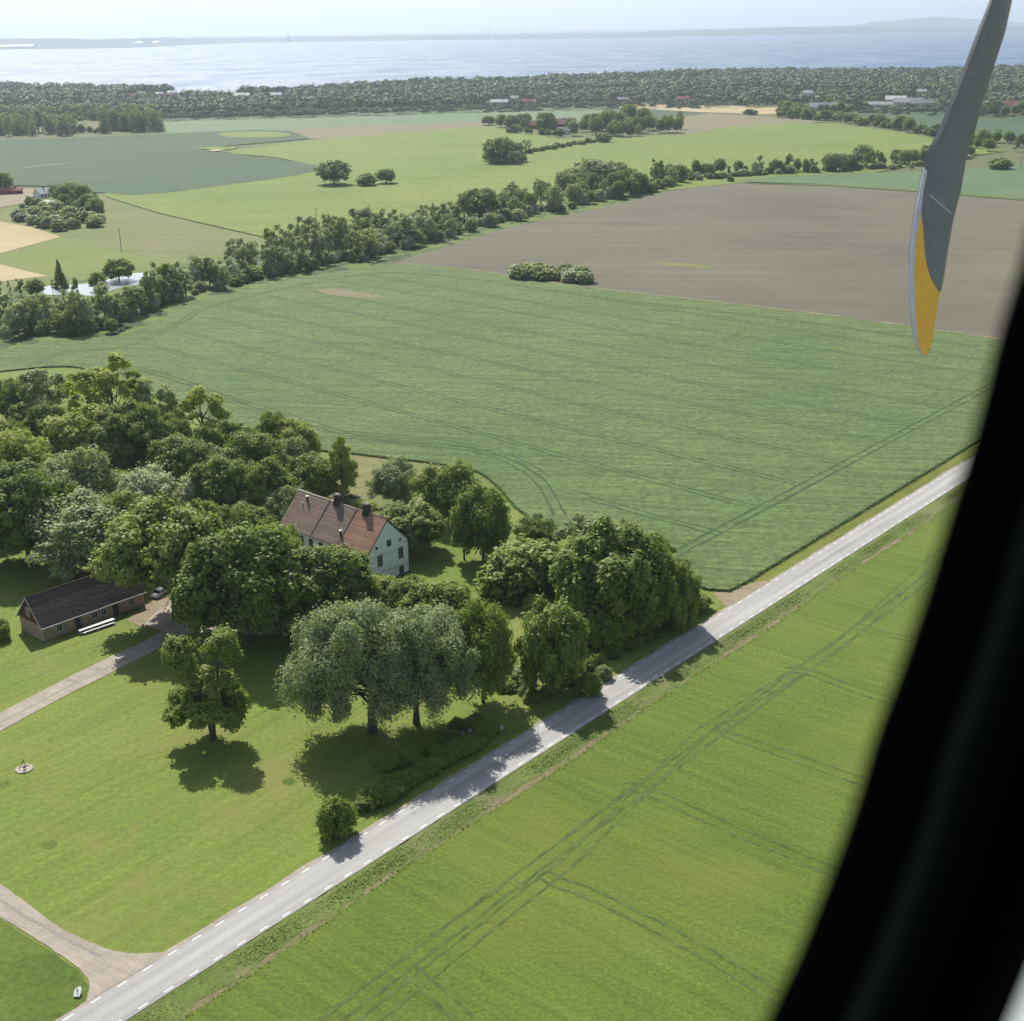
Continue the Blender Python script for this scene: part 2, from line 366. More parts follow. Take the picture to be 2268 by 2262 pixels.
field('lime_lens', [(412, 253), (440, 249), (520, 249), (548, 254), (520, 259), (440, 259)], M['lime_far'], .7, sm=3)
field('lime_tip', [(366, 280), (400, 277), (450, 276), (440, 282), (400, 283)], M['lime_far'], .7)
field('sand_patch', [(392, 283.5), (412, 281.5), (425, 283), (402, 286)], M['tan'], .75)
field('pale_track', [(40, 316), (100, 309), (180, 303), (100, 311.5), (40, 318.5)], M['pale_far'], .72)
field('field_right_green', [(1640, 206), (1720, 203), (1830, 207), (1932, 220), (2100, 240), (2100, 292), (1932, 262), (1850, 255), (1740, 238), (1650, 222), (1610, 216)], M['dark_far'], .45)
field('field_strip_right', [(1385, 343), (1420, 336), (1560, 329), (1750, 322), (2100, 300), (2100, 392), (1932, 374), (1750, 359), (1560, 347)], crop('green_strip', (.1, .17, .075), (.13, .195, .085), big=.01, contrast=.5, fine=.2), .58)
field('field_edge_grass', [(1385, 346), (1560, 347), (1750, 359), (2100, 388), (2100, 394), (1932, 378), (1750, 363), (1560, 350)], M['lush'], .64)
field('meadow', [(190, 355), (205, 372), (300, 403), (430, 433), (540, 458), (620, 456), (600, 480), (400, 545), (250, 590), (0, 610), (-200, 640), (-200, 400), (0, 395), (60, 380)], M['olive'], .08)
field('grass_field_left', [(112, 448), (205, 470), (300, 490), (320, 503), (220, 510), (110, 527), (85, 521), (0, 496), (-150, 480), (-150, 470), (0, 480), (60, 470)], crop('green_pasture', (.15, .215, .04), (.2, .23, .06), big=.02, contrast=.5, fine=.4), .14)
field('tan_field_upper', [(-150, 400), (0, 418), (60, 429), (115, 447), (60, 462), (0, 478), (-150, 500)], M['tan'], .2)
field('tan_field_lower', [(-150, 470), (0, 498), (40, 509), (90, 521), (60, 524), (0, 532), (-150, 545)], M['tan'], .2)
field('farm_yard', [(-60, 378), (20, 357), (60, 356), (100, 368), (70, 378), (30, 386), (0, 392), (-60, 396)], M['dirt'], .2)
field('river_bank', [(-200, 560), (60, 545), (330, 500), (620, 440), (800, 395), (1060, 350), (1290, 330), (1360, 338), (1385, 345), (1290, 358), (1140, 394), (960, 434), (830, 476), (755, 500), (690, 506), (560, 526), (420, 560), (335, 582), (290, 612), (230, 636), (110, 644), (0, 668), (-200, 700)], crop('bank_grass', (.13, .2, .03), (.17, .21, .06), big=.04, contrast=1.2, fine=.5, patch=((.05, .085, .03), .09, .48, .56)), .25)
def pond_mat():
    mt, t, b, o = newmat('pond_water'); b.inputs['Base Color'].default_value = (.16, .2, .24, 1); b.inputs['Roughness'].default_value = .3  # base colour lightened to stand in for the reflected sky
    b.inputs['IOR'].default_value = 1.8; bump(t, b, noise(t, coords(t), .8, 3), .35, .1); return mt
M['pond'] = pond_mat()
field('pond', [(70, 548), (90, 540), (130, 538), (175, 534), (195, 530), (215, 524), (240, 517), (262, 515), (290, 516), (300, 522), (285, 533), (240, 540), (210, 548), (180, 558), (140, 556), (90, 556)], M['pond'], .32, sm=3)
field('field_ploughed', [(740, 497), (830, 470), (950, 432), (1135, 392), (1290, 355), (1385, 345), (1560, 349), (1750, 362), (2100, 393), (2100, 700), (1870, 640), (1500, 590), (1110, 545), (960, 521), (860, 506)], M['soil'], .35)
field('dry_strip', [(1225, 493), (1300, 497), (1345, 503), (1340, 507), (1260, 501)], M['olive'], .37)

# wheat field with real crop height
WZ = .45
wheat_px = [(-60, 662), (0, 661), (110, 640), (235, 632), (292, 610), (335, 580), (420, 558), (560, 524), (690, 504), (755, 497), (860, 505), (960, 519), (1110, 542), (1500, 586), (1870, 637), (2150, 675), (2150, 780)]
edge_px = [(1822, 845), (1789, 865), (1700, 919), (1500, 1040), (1405, 1098), (1376, 1113), (1335, 1110), (1300, 1095)]
garden_px = [(1240, 1075), (1180, 1040), (1100, 1015), (1040, 1000), (985, 965), (960, 940), (934, 912), (898, 888), (820, 873), (745, 864), (670, 855), (600, 848), (540, 836), (450, 805), (380, 785), (300, 750), (190, 705), (120, 690), (0, 700), (-60, 705)]
WP = [D(x, y, WZ)[:2] for x, y in wheat_px]
dR = np.array([math.cos(RA), math.sin(RA)]); nR = np.array([math.sin(RA), -math.cos(RA)])
def road(s, c): return dR*s + nR*c               # along, across
WP += [road(560, -118.5)+0, ]
eW = [D(x, y, WZ)[:2] for x, y in edge_px]
gp = smooth_pts([D(x, y, WZ)[:2] for x, y in garden_px], 4)
WP += dens(eW, 6)+gp
sheet('wheat_field', WP, WZ, M['wheat'], skirt=.5)
field('wheat_gap', [(598, 548), (620, 544), (650, 546), (690, 554), (735, 560), (700, 562), (650, 560), (620, 556)], M['brown_far'], WZ+.03)
mb = MB(); strip(mb, dens(smooth_pts([D(x, y, WZ)[:2] for x, y in wheat_px[9:16]], 4), 3), 1.0, WZ+.03, 7, .6); o = mb.build('field_boundary', M['dirt']); tag(o, kind='structure')
# farm lawn sheet (between road and wheat)
lawn = [road(s_, -112.8+.12*math.sin(s_*.4)+.1*math.sin(s_*1.3)) for s_ in range(-60, 262, 3)]+[road(262, -112.8)] + [D(x, y)[:2] for x, y in [(1370, 1118), (1330, 1110), (1240, 1060), (1040, 990), (934, 900), (745, 855), (540, 826), (300, 740), (120, 675), (0, 690), (-300, 700), (-300, 2300)]]
sheet('lawn', lawn, .03, M['lawn'])
field('meadow_behind_house', [(560, 845), (620, 850), (745, 862), (840, 874), (905, 893), (950, 930), (930, 960), (800, 975), (700, 990), (620, 950), (560, 880)], crop('rough_meadow', (.19, .21, .07), (.24, .22, .1), big=.05, rot=.3, contrast=1.0, fine=.9, patch=((.13, .19, .04), .07, .5, .6)), .05)
# lower right barley field, verge, ditch
LZ = .55
limeP = [road(s_, -102.0+math.sin(s_*.11)*.3) for s_ in range(20, 300, 6)]+[road(700, -101), road(700, 500), road(-150, 500), road(-150, -100.5), road(10, -100.8)]
sheet('barley_field', limeP, LZ, M['lime_near'], skirt=.6)
def band(name, c0, c1, z, mat, s0=-60, s1=640, amp=.25, seed=1, step=3):
    r = random.Random(seed); a = []; b_ = []
    s_ = s0
    while s_ <= s1:
        a.append(road(s_, c0+r.gauss(0, amp))); b_.append(road(s_, c1+r.gauss(0, amp))); s_ += step
    return sheet(name, a+b_[::-1], z, mat)
band('verge_dirt', -104.2, -100.6, .04, M['verge_soil'], seed=3, amp=.1)
band('verge_grass_strip', -107.1, -103.1, .07, M['verge'], seed=4, amp=.3, step=2)
band('verge_grass_left', -120.5, -112.6, .06, crop('verge_grass', (.15, .2, .03), (.21, .22, .05), big=.2, rot=RA, contrast=1.1, fine=1.5), s0=205, seed=5, amp=.12)
band('sandy_road_edge', -113.0, -112.3, .075, M['gravel'], seed=6, amp=.1, s1=300)
rd = sheet('road', [road(-80, -112.45), road(640, -112.45), road(640, -106.85), road(-80, -106.85)], .12, M['asphalt'])
for c, nm in ((-112.15, 'edge_line'), (-107.3, 'edge_line')):
    mb = MB()
    for k in range(-20, 190):
        s0 = k*3.4+(.6 if c < -110 else .0); a = [road(s0, c-.085), road(s0+1.25, c-.085), road(s0+1.25, c+.085), road(s0, c+.085)]
        mb.add([(p[0], p[1], .126) for p in a], [[0, 3, 2, 1]])
    mb.build(nm, M['paint'], rd)
# gravel drives
def drive(name, left, right, mat, z=.09):
    P = smooth_pts([D(x, y)[:2] for x, y in left], 5)+smooth_pts([D(x, y)[:2] for x, y in right], 5)
    return sheet(name, jitter(P, .05, 2), z, mat)
drive('farm_drive', [(-60, 1393), (0, 1347), (100, 1294), (200, 1244), (270, 1212), (330, 1180), (400, 1150)], [(440, 1165), (360, 1196), (285, 1232), (200, 1275), (100, 1326), (0, 1381), (-60, 1420)], M['gravel'])
sheet('yard', [D(x, y)[:2] for x, y in [(270, 1180), (300, 1150), (360, 1130), (450, 1120), (560, 1110), (600, 1140), (590, 1185), (500, 1200), (420, 1190), (330, 1200)]], .08, M['gravel'])
sheet('barn_yard', [D(x, y)[:2] for x, y in [(240, 1172), (275, 1140), (300, 1120), (340, 1110), (340, 1150), (300, 1165), (270, 1185)]], .07, M['dirt'])
drive('field_lane', [(-120, 1600), (0, 1668), (60, 1712), (110, 1749), (170, 1778), (215, 1795), (255, 1800), (300, 1798), (325, 1796)], [(180, 1880), (163, 1893), (168, 1860), (150, 1830), (95, 1790), (40, 1755), (0, 1732), (-120, 1670)], M['gravel'], .1)
mb = MB(); strip(mb, dens([D(x, y) for x, y in [(-40, 1672), (0, 1700), (60, 1738), (120, 1770), (190, 1806)]], 1.0), .5, .106, 3, .2)
o = mb.build('lane_centre', M['gravel_dark']); tag(o, kind='structure')
mb = MB(); strip(mb, dens([D(x, y) for x, y in [(0, 1366), (100, 1312), (200, 1262), (270, 1228)]], 1.0), .4, .095, 3, .2)
o = mb.build('drive_centre', M['gravel_dark']); tag(o, kind='structure')
sheet('lush_corner', jitter(dens([D(x, y)[:2] for x, y in [(-120, 1672), (0, 1735), (40, 1758), (95, 1793), (150, 1833), (167, 1862), (160, 1896), (118, 1930), (40, 1990), (-120, 2080)]], 2), .12, 3), .06, M['lush'])
o, _ = field('bare_corner', [(1345, 1120), (1375, 1112), (1440, 1096), (1462, 1098), (1400, 1134), (1370, 1145)], M['dirt'], .08)

# ------------------------------------------------------------------ wheel tracks in the crops
def inside(p, poly):
    c = False; j = len(poly)-1
    for i in range(len(poly)):
        if (poly[i][1] > p[1]) != (poly[j][1] > p[1]) and p[0] < (poly[j][0]-poly[i][0])*(p[1]-poly[i][1])/(poly[j][1]-poly[i][1]+1e-12)+poly[i][0]: c = not c
        j = i
    return c
def clear(p, poly, d):
    return all(inside((p[0]+d*math.cos(a), p[1]+d*math.sin(a)), poly) for a in (0, 1.05, 2.1, 3.14, 4.2, 5.24))
def rut_pair(mb, P, z, w=.42, gap=1.9, seed=0, rag=.45):
    P = [np.array(p[:2]) for p in P]; n = len(P)
    for sgn in (-1, 1):
        Q = []
        for i in range(n):
            t = P[min(i+1, n-1)]-P[max(i-1, 0)]; t = t/(np.linalg.norm(t)+1e-9); q = np.array([-t[1], t[0]]); Q.append(P[i]+q*sgn*gap/2)
        strip(mb, Q, w, z, seed+sgn, rag)
rr = random.Random(11)
mb = MB(); a0 = math.radians(-43.5); dT = np.array([math.cos(a0), math.sin(a0)]); nT = np.array([-dT[1], dT[0]])
for k in range(-4, 34):
    off = 234+k*19.9; run = []; ph = rr.uniform(0, 6)
    for s_ in np.arange(-700, 500, 4.0):
        p = dT*s_+nT*(off+1.6*math.sin(s_*.012+ph)+.25*rr.gauss(0, 1)*.3)
        if p[1] > 120 and clear(p, WP, 17): run.append(p)
        else:
            if len(run) > 6: rut_pair(mb, run, WZ+.02, .5 if off < 420 else .6, 2.0, k)
            run = []
    if len(run) > 6: rut_pair(mb, run, WZ+.02, .5, 2.0, k)
# headland runs
hl = [(650, 973), (790, 969), (930, 984), (1023, 993), (1085, 1006), (1147, 1031), (1194, 1065), (1218, 1099), (1240, 1143)]
rut_pair(mb, dens(smooth_pts([G(x, y, WZ)[:2] for x, y in hl], 5), 2), WZ+.025, .55, 2.4, 5)
hl2 = [(300, 815), (420, 850), (520, 890), (620, 930), (720, 953), (900, 968), (1060, 990)]
rut_pair(mb, dens(smooth_pts([G(x, y, WZ)[:2] for x, y in hl2], 5), 2), WZ+.027, .4, 2.2, 6)
rut_pair(mb, dens([road(203, -134), road(380, -134), road(520, -133)], 3), WZ+.026, .6, 2.2, 9)
rut_pair(mb, dens(smooth_pts([D(x, y, WZ)[:2] for x, y in [(60, 690), (120, 665), (230, 655), (330, 615), (380, 585), (470, 560), (600, 532), (740, 515), (900, 528), (1120, 560), (1500, 606), (1850, 655)]], 5), 4), WZ+.024, .6, 2.2, 10)
rut_pair(mb, dens(smooth_pts([D(x, y, WZ)[:2] for x, y in [(85, 690), (180, 690), (280, 700), (400, 740), (560, 790), (700, 830), (860, 845), (960, 862), (1030, 900)]], 5), 3), WZ+.023, .4, 2.2, 12)
o = mb.build('wheat_tramlines', M['track_wheat']); tag(o, kind='structure')
mb = MB()                                  # faint cross drilling seams
a1 = math.radians(52)
for k in range(0, 26):
    d1 = np.array([math.cos(a1), math.sin(a1)]); n1 = np.array([-d1[1], d1[0]]); run = []
    for s_ in np.arange(60, 760, 6.0):
        p = d1*s_+n1*(-20+k*21+rr.gauss(0, .12))
        if clear(p, WP, 20) and rr.random() < .93: run.append(p)
        else:
            if len(run) > 5: strip(mb, run, .4, WZ+.015, k, .7)
            run = []
    if len(run) > 5: strip(mb, run, .4, WZ+.015, k, .7)
for k in range(420):                       # short wind and drilling marks
    x_, y_ = rr.uniform(-230, 200), rr.uniform(245, 600); a_ = rr.gauss(-.12, .22); ln = rr.uniform(4, 20); p = np.array([x_, y_]); q = p+np.array([math.cos(a_), math.sin(a_)])*ln
    if clear(p, WP, 6) and clear(q, WP, 6): strip(mb, dens([p, (p+q)/2+np.array([0, rr.uniform(-.5, .5)]), q], 2.0), rr.uniform(.25, .6), WZ+.012, k, .8)
o = mb.build('drilling_seams', plain('seam_green', (.08, .14, .05), .95, var=.4, scale=.5)); tag(o, kind='structure')
mb = MB()
rut_pair(mb, dens([road(-60, -88.6), road(20, -88.9), road(120, -89.6), road(240, -89.5), road(420, -89.5)], 1.5), LZ+.02, .5, 1.9, 21)
rut_pair(mb, dens([road(-60, -85.2), road(60, -85.6), road(112, -87.0), road(150, -91.5), road(190, -89.0), road(235, -92.5), road(300, -91.5)], 1.5), LZ+.018, .38, 1.9, 22)
c1 = [[(1380, 1742), (1440, 1755), (1562, 1811), (1833, 1926), (2000, 2000)], [(1596, 1600), (1614, 1626), (1652, 1640), (1750, 1675), (1893, 1726), (2100, 1800)], [(1740, 1485), (1790, 1488), (1860, 1515), (1954, 1547), (2100, 1600)],
      [(1900, 1385), (1940, 1400), (2010, 1414), (2100, 1420)], [(1200, 1935), (1250, 1960), (1296, 1975), (1420, 2035), (1537, 2098), (1724, 2210), (1850, 2290)], [(905, 2150), (950, 2185), (1010, 2240), (1100, 2320)]]
for k, l in enumerate(c1):
    rut_pair(mb, dens(smooth_pts([G(x, y, LZ)[:2] for x, y in l], 6), 1.2), LZ+.022, .42 if k != 3 else .25, 1.9, 30+k)
o = mb.build('barley_tramlines', M['track']); tag(o, kind='structure')

# ------------------------------------------------------------------ vegetation
def leaves(lobes, per, size, seed, K=18, aspect=1.0, up=.75, rnd=.55, spread=.33, fill=.25, droop=0.0, ragged=.19):
    """lobes: rows (x,y,z,rx,ry,rz). Leaf-sized quads in clumps on the lobes' surfaces."""
    r = np.random.RandomState(seed); L = np.array(lobes, float); A = (L[:, 3]*L[:, 5]+L[:, 3]*L[:, 4]+L[:, 4]*L[:, 5])
    A = A/A.mean(); P = []; N = []
    for i, l in enumerate(L):
        nk = max(4, int(K*A[i])); d = r.normal(size=(nk, 3)); d[:, 2] += .25; d /= np.linalg.norm(d, axis=1)[:, None]
        c = l[:3]+d*l[3:6]*r.uniform(.72, 1.02, (nk, 1))
        m = max(3, int(per*A[i]/nk)); off = r.normal(size=(nk, m, 3)); off /= np.linalg.norm(off, axis=2)[..., None]
        off *= r.uniform(.4, 1.0, (nk, m, 1))**.6
        pos = c[:, None, :]+off*l[3:6]*spread*r.uniform(.45, 1.55, (nk, 1, 1))
        pos = pos+r.normal(size=pos.shape)*l[3:6]*ragged*(r.uniform(0, 1, (nk, m, 1)) < .4)       # stray twigs break the outline
        nn = d[:, None, :]*.7+off*.9
        P.append(pos.reshape(-1, 3)); N.append(nn.reshape(-1, 3))
        q = int(m*nk*fill); dd = r.normal(size=(q, 3)); dd /= np.linalg.norm(dd, axis=1)[:, None]
        P.append(l[:3]+dd*l[3:6]*r.uniform(.3, .85, (q, 1))); N.append(dd)
    P = np.concatenate(P); N = np.concatenate(N)
    return quads(P, N, size, r, aspect, up, rnd, droop)
def quads(P, N, size, r, aspect=1.0, up=.25, rnd=.75, droop=0.0):
    n = len(P); N = N+r.normal(size=(n, 3))*rnd; N[:, 2] += up; N /= np.linalg.norm(N, axis=1)[:, None]+1e-9
    ref = r.normal(size=(n, 3)); ref[:, 2] += -droop*4
    a = ref-(ref*N).sum(1)[:, None]*N; a /= np.linalg.norm(a, axis=1)[:, None]+1e-9; b = np.cross(N, a)
    s_ = (size*r.uniform(.55, 1.4, n))[:, None]/2
    la = a*s_*math.sqrt(aspect)*1.1; lb = b*s_/math.sqrt(aspect)
    V = np.stack([P-la*.9, P-lb+la*.1*0, P+la*1.1, P+lb], 1)           # kite-shaped leaf
    return V.reshape(-1, 3), np.arange(n*4).reshape(-1, 4)
def limbs(mb, lobes, trunk_top, r0, seed, n=6, lean=(0, 0), base=(0, 0), k=1.0):
    r = random.Random(seed); bx, by = base; tx, ty = lean
    path = [(bx, by, -.01), (bx+tx*.15, by+ty*.15, trunk_top*.3), (bx+tx*.5, by+ty*.5, trunk_top*.7), (bx+tx, by+ty, trunk_top)]
    mb.tube(path, [r0*1.35, r0, r0*.8, r0*.55], 7)
    for l in lobes:
        h = trunk_top*r.uniform(.45, .95); f = h/trunk_top
        s0 = np.array([bx+tx*f, by+ty*f, h]); e = np.array(l[:3]); mid = (s0+e)/2+np.array([r.uniform(-.03, .03), r.uniform(-.03, .03), r.uniform(0, .05)])
        rr0 = r0*.42*k; mb.tube([s0, mid, e, e+np.array([0, 0, l[5]*.7])], [rr0, rr0*.7, rr0*.4, rr0*.1], 5)
PROTO = {}
def proto(name, kind, seed, leaf, bark='bark', per=260, size=.03, hi=True):
    r = random.Random(seed); lobes = []; kw = {}; tt = .5; r0 = .022
    def shell(n, cz, rx, rz, q0, q1, s0, s1, zmin=-.6, sq=1.0):
        i = 0; ga = 2.39996
        for i in range(n):
            z = zmin+(1-zmin)*(i+.5)/n; rad = math.sqrt(max(0, 1-z*z)); a = i*ga+r.uniform(-.35, .35)
            q = r.uniform(q0, q1); s_ = r.uniform(s0, s1)
            lobes.append((math.cos(a)*rad*rx*q, math.sin(a)*rad*rx*q, cz+z*rz*q, s_, s_, s_*sq*r.uniform(.75, 1.1)))
    if kind == 'round':
        shell(26, .53, .5, .46, .6, .84, .11, .18, -.85); lobes.append((0, 0, .52, .3, .3, .32)); tt = .45
    elif kind == 'broad':
        shell(34, .53, .5, .45, .66, .88, .09, .15, -.8); lobes.append((0, 0, .5, .3, .3, .3)); tt = .4
    elif kind == 'open':
        shell(15, .6, .5, .42, .55, .95, .07, .13, -.5, .8); tt = .6; r0 = .02; kw = dict(fill=.05, spread=.4)
    elif kind == 'tall':
        for i in range(15):
            z = .3+.66*i/14; a = i*2.4; w = .28*math.sin(min(1, (1.05-z)/.5)*math.pi/2)
            s_ = r.uniform(.13, .2)*(1.15-z*.45); lobes.append((math.cos(a)*w, math.sin(a)*w, z, s_, s_, s_*.55))
        tt = .75; r0 = .03
    elif kind == 'column':
        for i in range(18):
            z = .08+.84*i/17; a = i*2.4; w = .22; s_ = r.uniform(.17, .24)*(1.1-z*.45); lobes.append((math.cos(a)*w, math.sin(a)*w, z, s_, s_, s_*.5))
        tt = .8; r0 = .025
    elif kind == 'scraggy':
        for i in range(14):
            z = r.uniform(.25, .95); a = r.uniform(0, 6.3); w = r.uniform(.05, .4)*(1.2-z*.6); s_ = r.uniform(.07, .16)
            lobes.append((math.cos(a)*w, math.sin(a)*w, z, s_, s_, s_*.8))
        tt = .85; r0 = .018; kw = dict(fill=.05, spread=.45)
    elif kind == 'willow':
        shell(30, .58, .47, .4, .55, .95, .08, .14, -.45, 1.3); tt = .5; kw = dict(aspect=3.0, droop=.7, spread=.5, rnd=.6, fill=.2)
    elif kind == 'weeping':
        shell(40, .53, .46, .43, .7, 1.0, .07, .11, -.6, 1.8); lobes.append((0, 0, .5, .3, .3, .3)); tt = .5; kw = dict(aspect=1.8, droop=.4, spread=.5, rnd=.6, fill=.2)
    elif kind == 'conifer':
        for i in range(16):
            z = .06+.9*i/15; w = (1-z)*.3
            for k in range(3):
                a = r.uniform(0, 6.3); s_ = .05+(1-z)*.17; lobes.append((math.cos(a)*w, math.sin(a)*w, z, s_, s_, .05))
        tt = .95; r0 = .018; kw = dict(up=.5)
    elif kind == 'bush':
        shell(26, .38, .5, .55, .6, .82, .13, .2, -.5, 1.1); lobes.append((0, 0, .35, .34, .34, .35)); tt = .2; r0 = .015
    elif kind == 'snag':
        for i in range(9):
            z = r.uniform(.45, .98); a = r.uniform(0, 6.3); w = r.uniform(.05, .3); lobes.append((math.cos(a)*w, math.sin(a)*w, z, .05, .05, .05))
        tt = .9; r0 = .02; per = per*.12; kw = dict(fill=.0, spread=.8)
    v, q = leaves(lobes, per, size, seed, **kw)
    cm = npmesh('crown_'+name, v, q, [M[leaf]])
    mb = MB(); limbs(mb, [l for i, l in enumerate(lobes) if hi or i % 2 == 0], tt, r0, seed, k=.6 if kind in ('weeping', 'bush') else 1.0)
    tm = pymesh('trunk_'+name, mb.v, mb.f, M[bark], True)
    PROTO[name] = (cm, tm)
    return cm, tm
def merged(name):                                   # crown and trunk in one mesh for distant trees
    key = name+'_one'
    if key not in PROTO:
        cm, tm = PROTO[name]; nv = len(cm.vertices); a = np.empty(nv*3, np.float32); cm.vertices.foreach_get('co', a)
        b = np.empty(len(tm.vertices)*3, np.float32); tm.vertices.foreach_get('co', b)
        nq = len(cm.polygons); q = np.arange(nq*4).reshape(-1, 4)
        tq = [list(p.vertices) for p in tm.polygons if len(p.vertices) == 4]
        allq = np.concatenate([q, np.array(tq)+nv]); mi = np.concatenate([np.zeros(nq), np.ones(len(tq))])
        PROTO[key] = npmesh(key, np.concatenate([a, b]).reshape(-1, 3), allq, [cm.materials[0], tm.materials[0]], mi)
    return PROTO[key]
# near kinds (full detail)
for i, (k, lf) in enumerate([('round', 'leaf_mid'), ('round', 'leaf_dark'), ('broad', 'leaf_olive'), ('broad', 'leaf_dark'), ('open', 'leaf_yellow'), ('open', 'leaf_grey'), ('tall', 'leaf_olive'), ('round', 'leaf_grey'), ('round', 'leaf_yellow'), ('broad', 'leaf_mid')]):
    proto('near_%s_%s' % (k, lf[5:]), k, 100+i, lf, per=950 if k != 'open' else 900, size=.027)
def lifted(nm, seed, leaf):
    r = random.Random(seed); L_ = []
    for i in range(30):
        z = -.55+1.55*(i+.5)/30; rad = math.sqrt(max(0, 1-z*z)); a = i*2.39996+r.uniform(-.35, .35); q = r.uniform(.6, .92); s_ = r.uniform(.085, .15)
        L_.append((math.cos(a)*rad*.5*q, math.sin(a)*rad*.5*q, .6+z*.4*q, s_, s_, s_*.9))
    v, q = leaves(L_, 900, .027, seed); mb = MB(); limbs(mb, L_, .45, .024, seed)
    PROTO[nm] = (npmesh('crown_'+nm, v, q, [M[leaf]]), pymesh('trunk_'+nm, mb.v, mb.f, M['bark'], True))
lifted('near_lifted_mid', 301, 'leaf_mid'); lifted('near_lifted_olive', 302, 'leaf_olive')
proto('near_willow', 'willow', 131, 'leaf_willow', per=900, size=.03)
proto('near_weeping', 'weeping', 132, 'leaf_mid', per=900, size=.032)
proto('near_weeping_yew', 'weeping', 133, 'leaf_mid', per=800, size=.034)
proto('near_bush_dark', 'bush', 134, 'leaf_dark', per=420, size=.05)
proto('near_bush_mid', 'bush', 135, 'leaf_mid', per=420, size=.05)
proto('near_bush_grey', 'bush', 136, 'leaf_grey', per=420, size=.05)
proto('near_bush_yellow', 'bush', 137, 'leaf_yellow', per=420, size=.05)
proto('near_bush_pink', 'bush', 138, 'leaf_pink', per=200, size=.05)
proto('near_snag', 'snag', 139, 'leaf_olive', 'bark_pale', per=300, size=.03)
proto('near_silver', 'round', 140, 'leaf_silver', per=900, size=.027)
# middle distance kinds
for i, (k, lf) in enumerate([('scraggy', 'leaf_grey'), ('scraggy', 'leaf_silver'), ('scraggy', 'leaf_mid'), ('round', 'leaf_grey'), ('round', 'leaf_mid'), ('round', 'leaf_dark'), ('broad', 'leaf_dark'), ('open', 'leaf_grey'), ('tall', 'leaf_grey'), ('column', 'leaf_grey'), ('column', 'leaf_dark')]):
    proto('mid_%s_%s' % (k, lf[5:]), k, 200+i, lf, 'bark_pale' if k == 'scraggy' else 'bark', per=150, size=.05, hi=False)
proto('mid_conifer', 'conifer', 220, 'leaf_dark', per=30, size=.07, hi=False)
proto('mid_bush_grey', 'bush', 221, 'leaf_grey', per=90, size=.09, hi=False)
proto('mid_bush_mid', 'bush', 222, 'leaf_mid', per=90, size=.09, hi=False)
proto('mid_bush_silver', 'bush', 223, 'leaf_silver', per=90, size=.09, hi=False)
proto('mid_snag', 'snag', 224, 'leaf_grey', 'bark_pale', per=200, size=.05, hi=False)

RT_ = random.Random(77); LATER = []
def plant(name, pr, base, h, w, label, cat, group=None, parts=True, d=None):
    rz = RT_.uniform(0, 6.28)
    if parts:
        e = empty(name, (base[0], base[1], .03), label, cat, group, rz, (w, d or w, h))
        cm, tm = PROTO[pr]
        link('crown', cm, e); link('trunk', tm, e)
        return e
    LATER.append((h*w/(base[1]**2), name, pr, (base[0], base[1], .1), rz, (w, d or w, h), label, cat, group))
def tree_px(name, pr, bx, by, top, wpx, label, cat='tree', group=None, parts=True, hs=.96):
    """bx, by foot of the trunk in the photo (1932 grid), top = y of the crown's top, wpx crown width"""
    b = D(bx, by); zc = b[1]*ct+ALT*st; ppm = FPX/zc/S
    h = height_at(bx*S, top*S, b)*hs
    return plant(name, pr, b, h, wpx*1.08/ppm, label, cat, group, parts)

# ------------------------------------------------------------------ the farmhouse
V3 = lambda *a: np.array(a, float)
def loc(O, a, b):                                    # local frame: u along a, w along b
    def f(u, w, z): return O+a*u+b*w+V3(0, 0, z)
    return f
def tile_mat(name, c1, c2, c3, along, course=.32, gable_from=None):
    mt, t, b, o = newmat(name); v = coords(t)
    n1 = noise(t, v, .35, 5, .6, .3); n2 = noise(t, v, 5, 6, .7)
    n3 = noise(t, coords(t, 0, (.12, .12, 3.4)), 1.0, 4, .7)
    a = ramp(t, n1, .35, .65, c1, c2); a = mixc(t, 1.0, a, ramp(t, n3, .3, .7, (.6,)*3, (1.35,)*3), 'MULTIPLY'); a = mixc(t, ramp(t, n2, .45, .7, (0, 0, 0), (1, 1, 1)), a, c3)
    t.links.new(a, b.inputs['Base Color']); b.inputs['Roughness'].default_value = .85; b.inputs['Specular IOR Level'].default_value = .15
    bump(t, b, n2, .4, .03); return mt
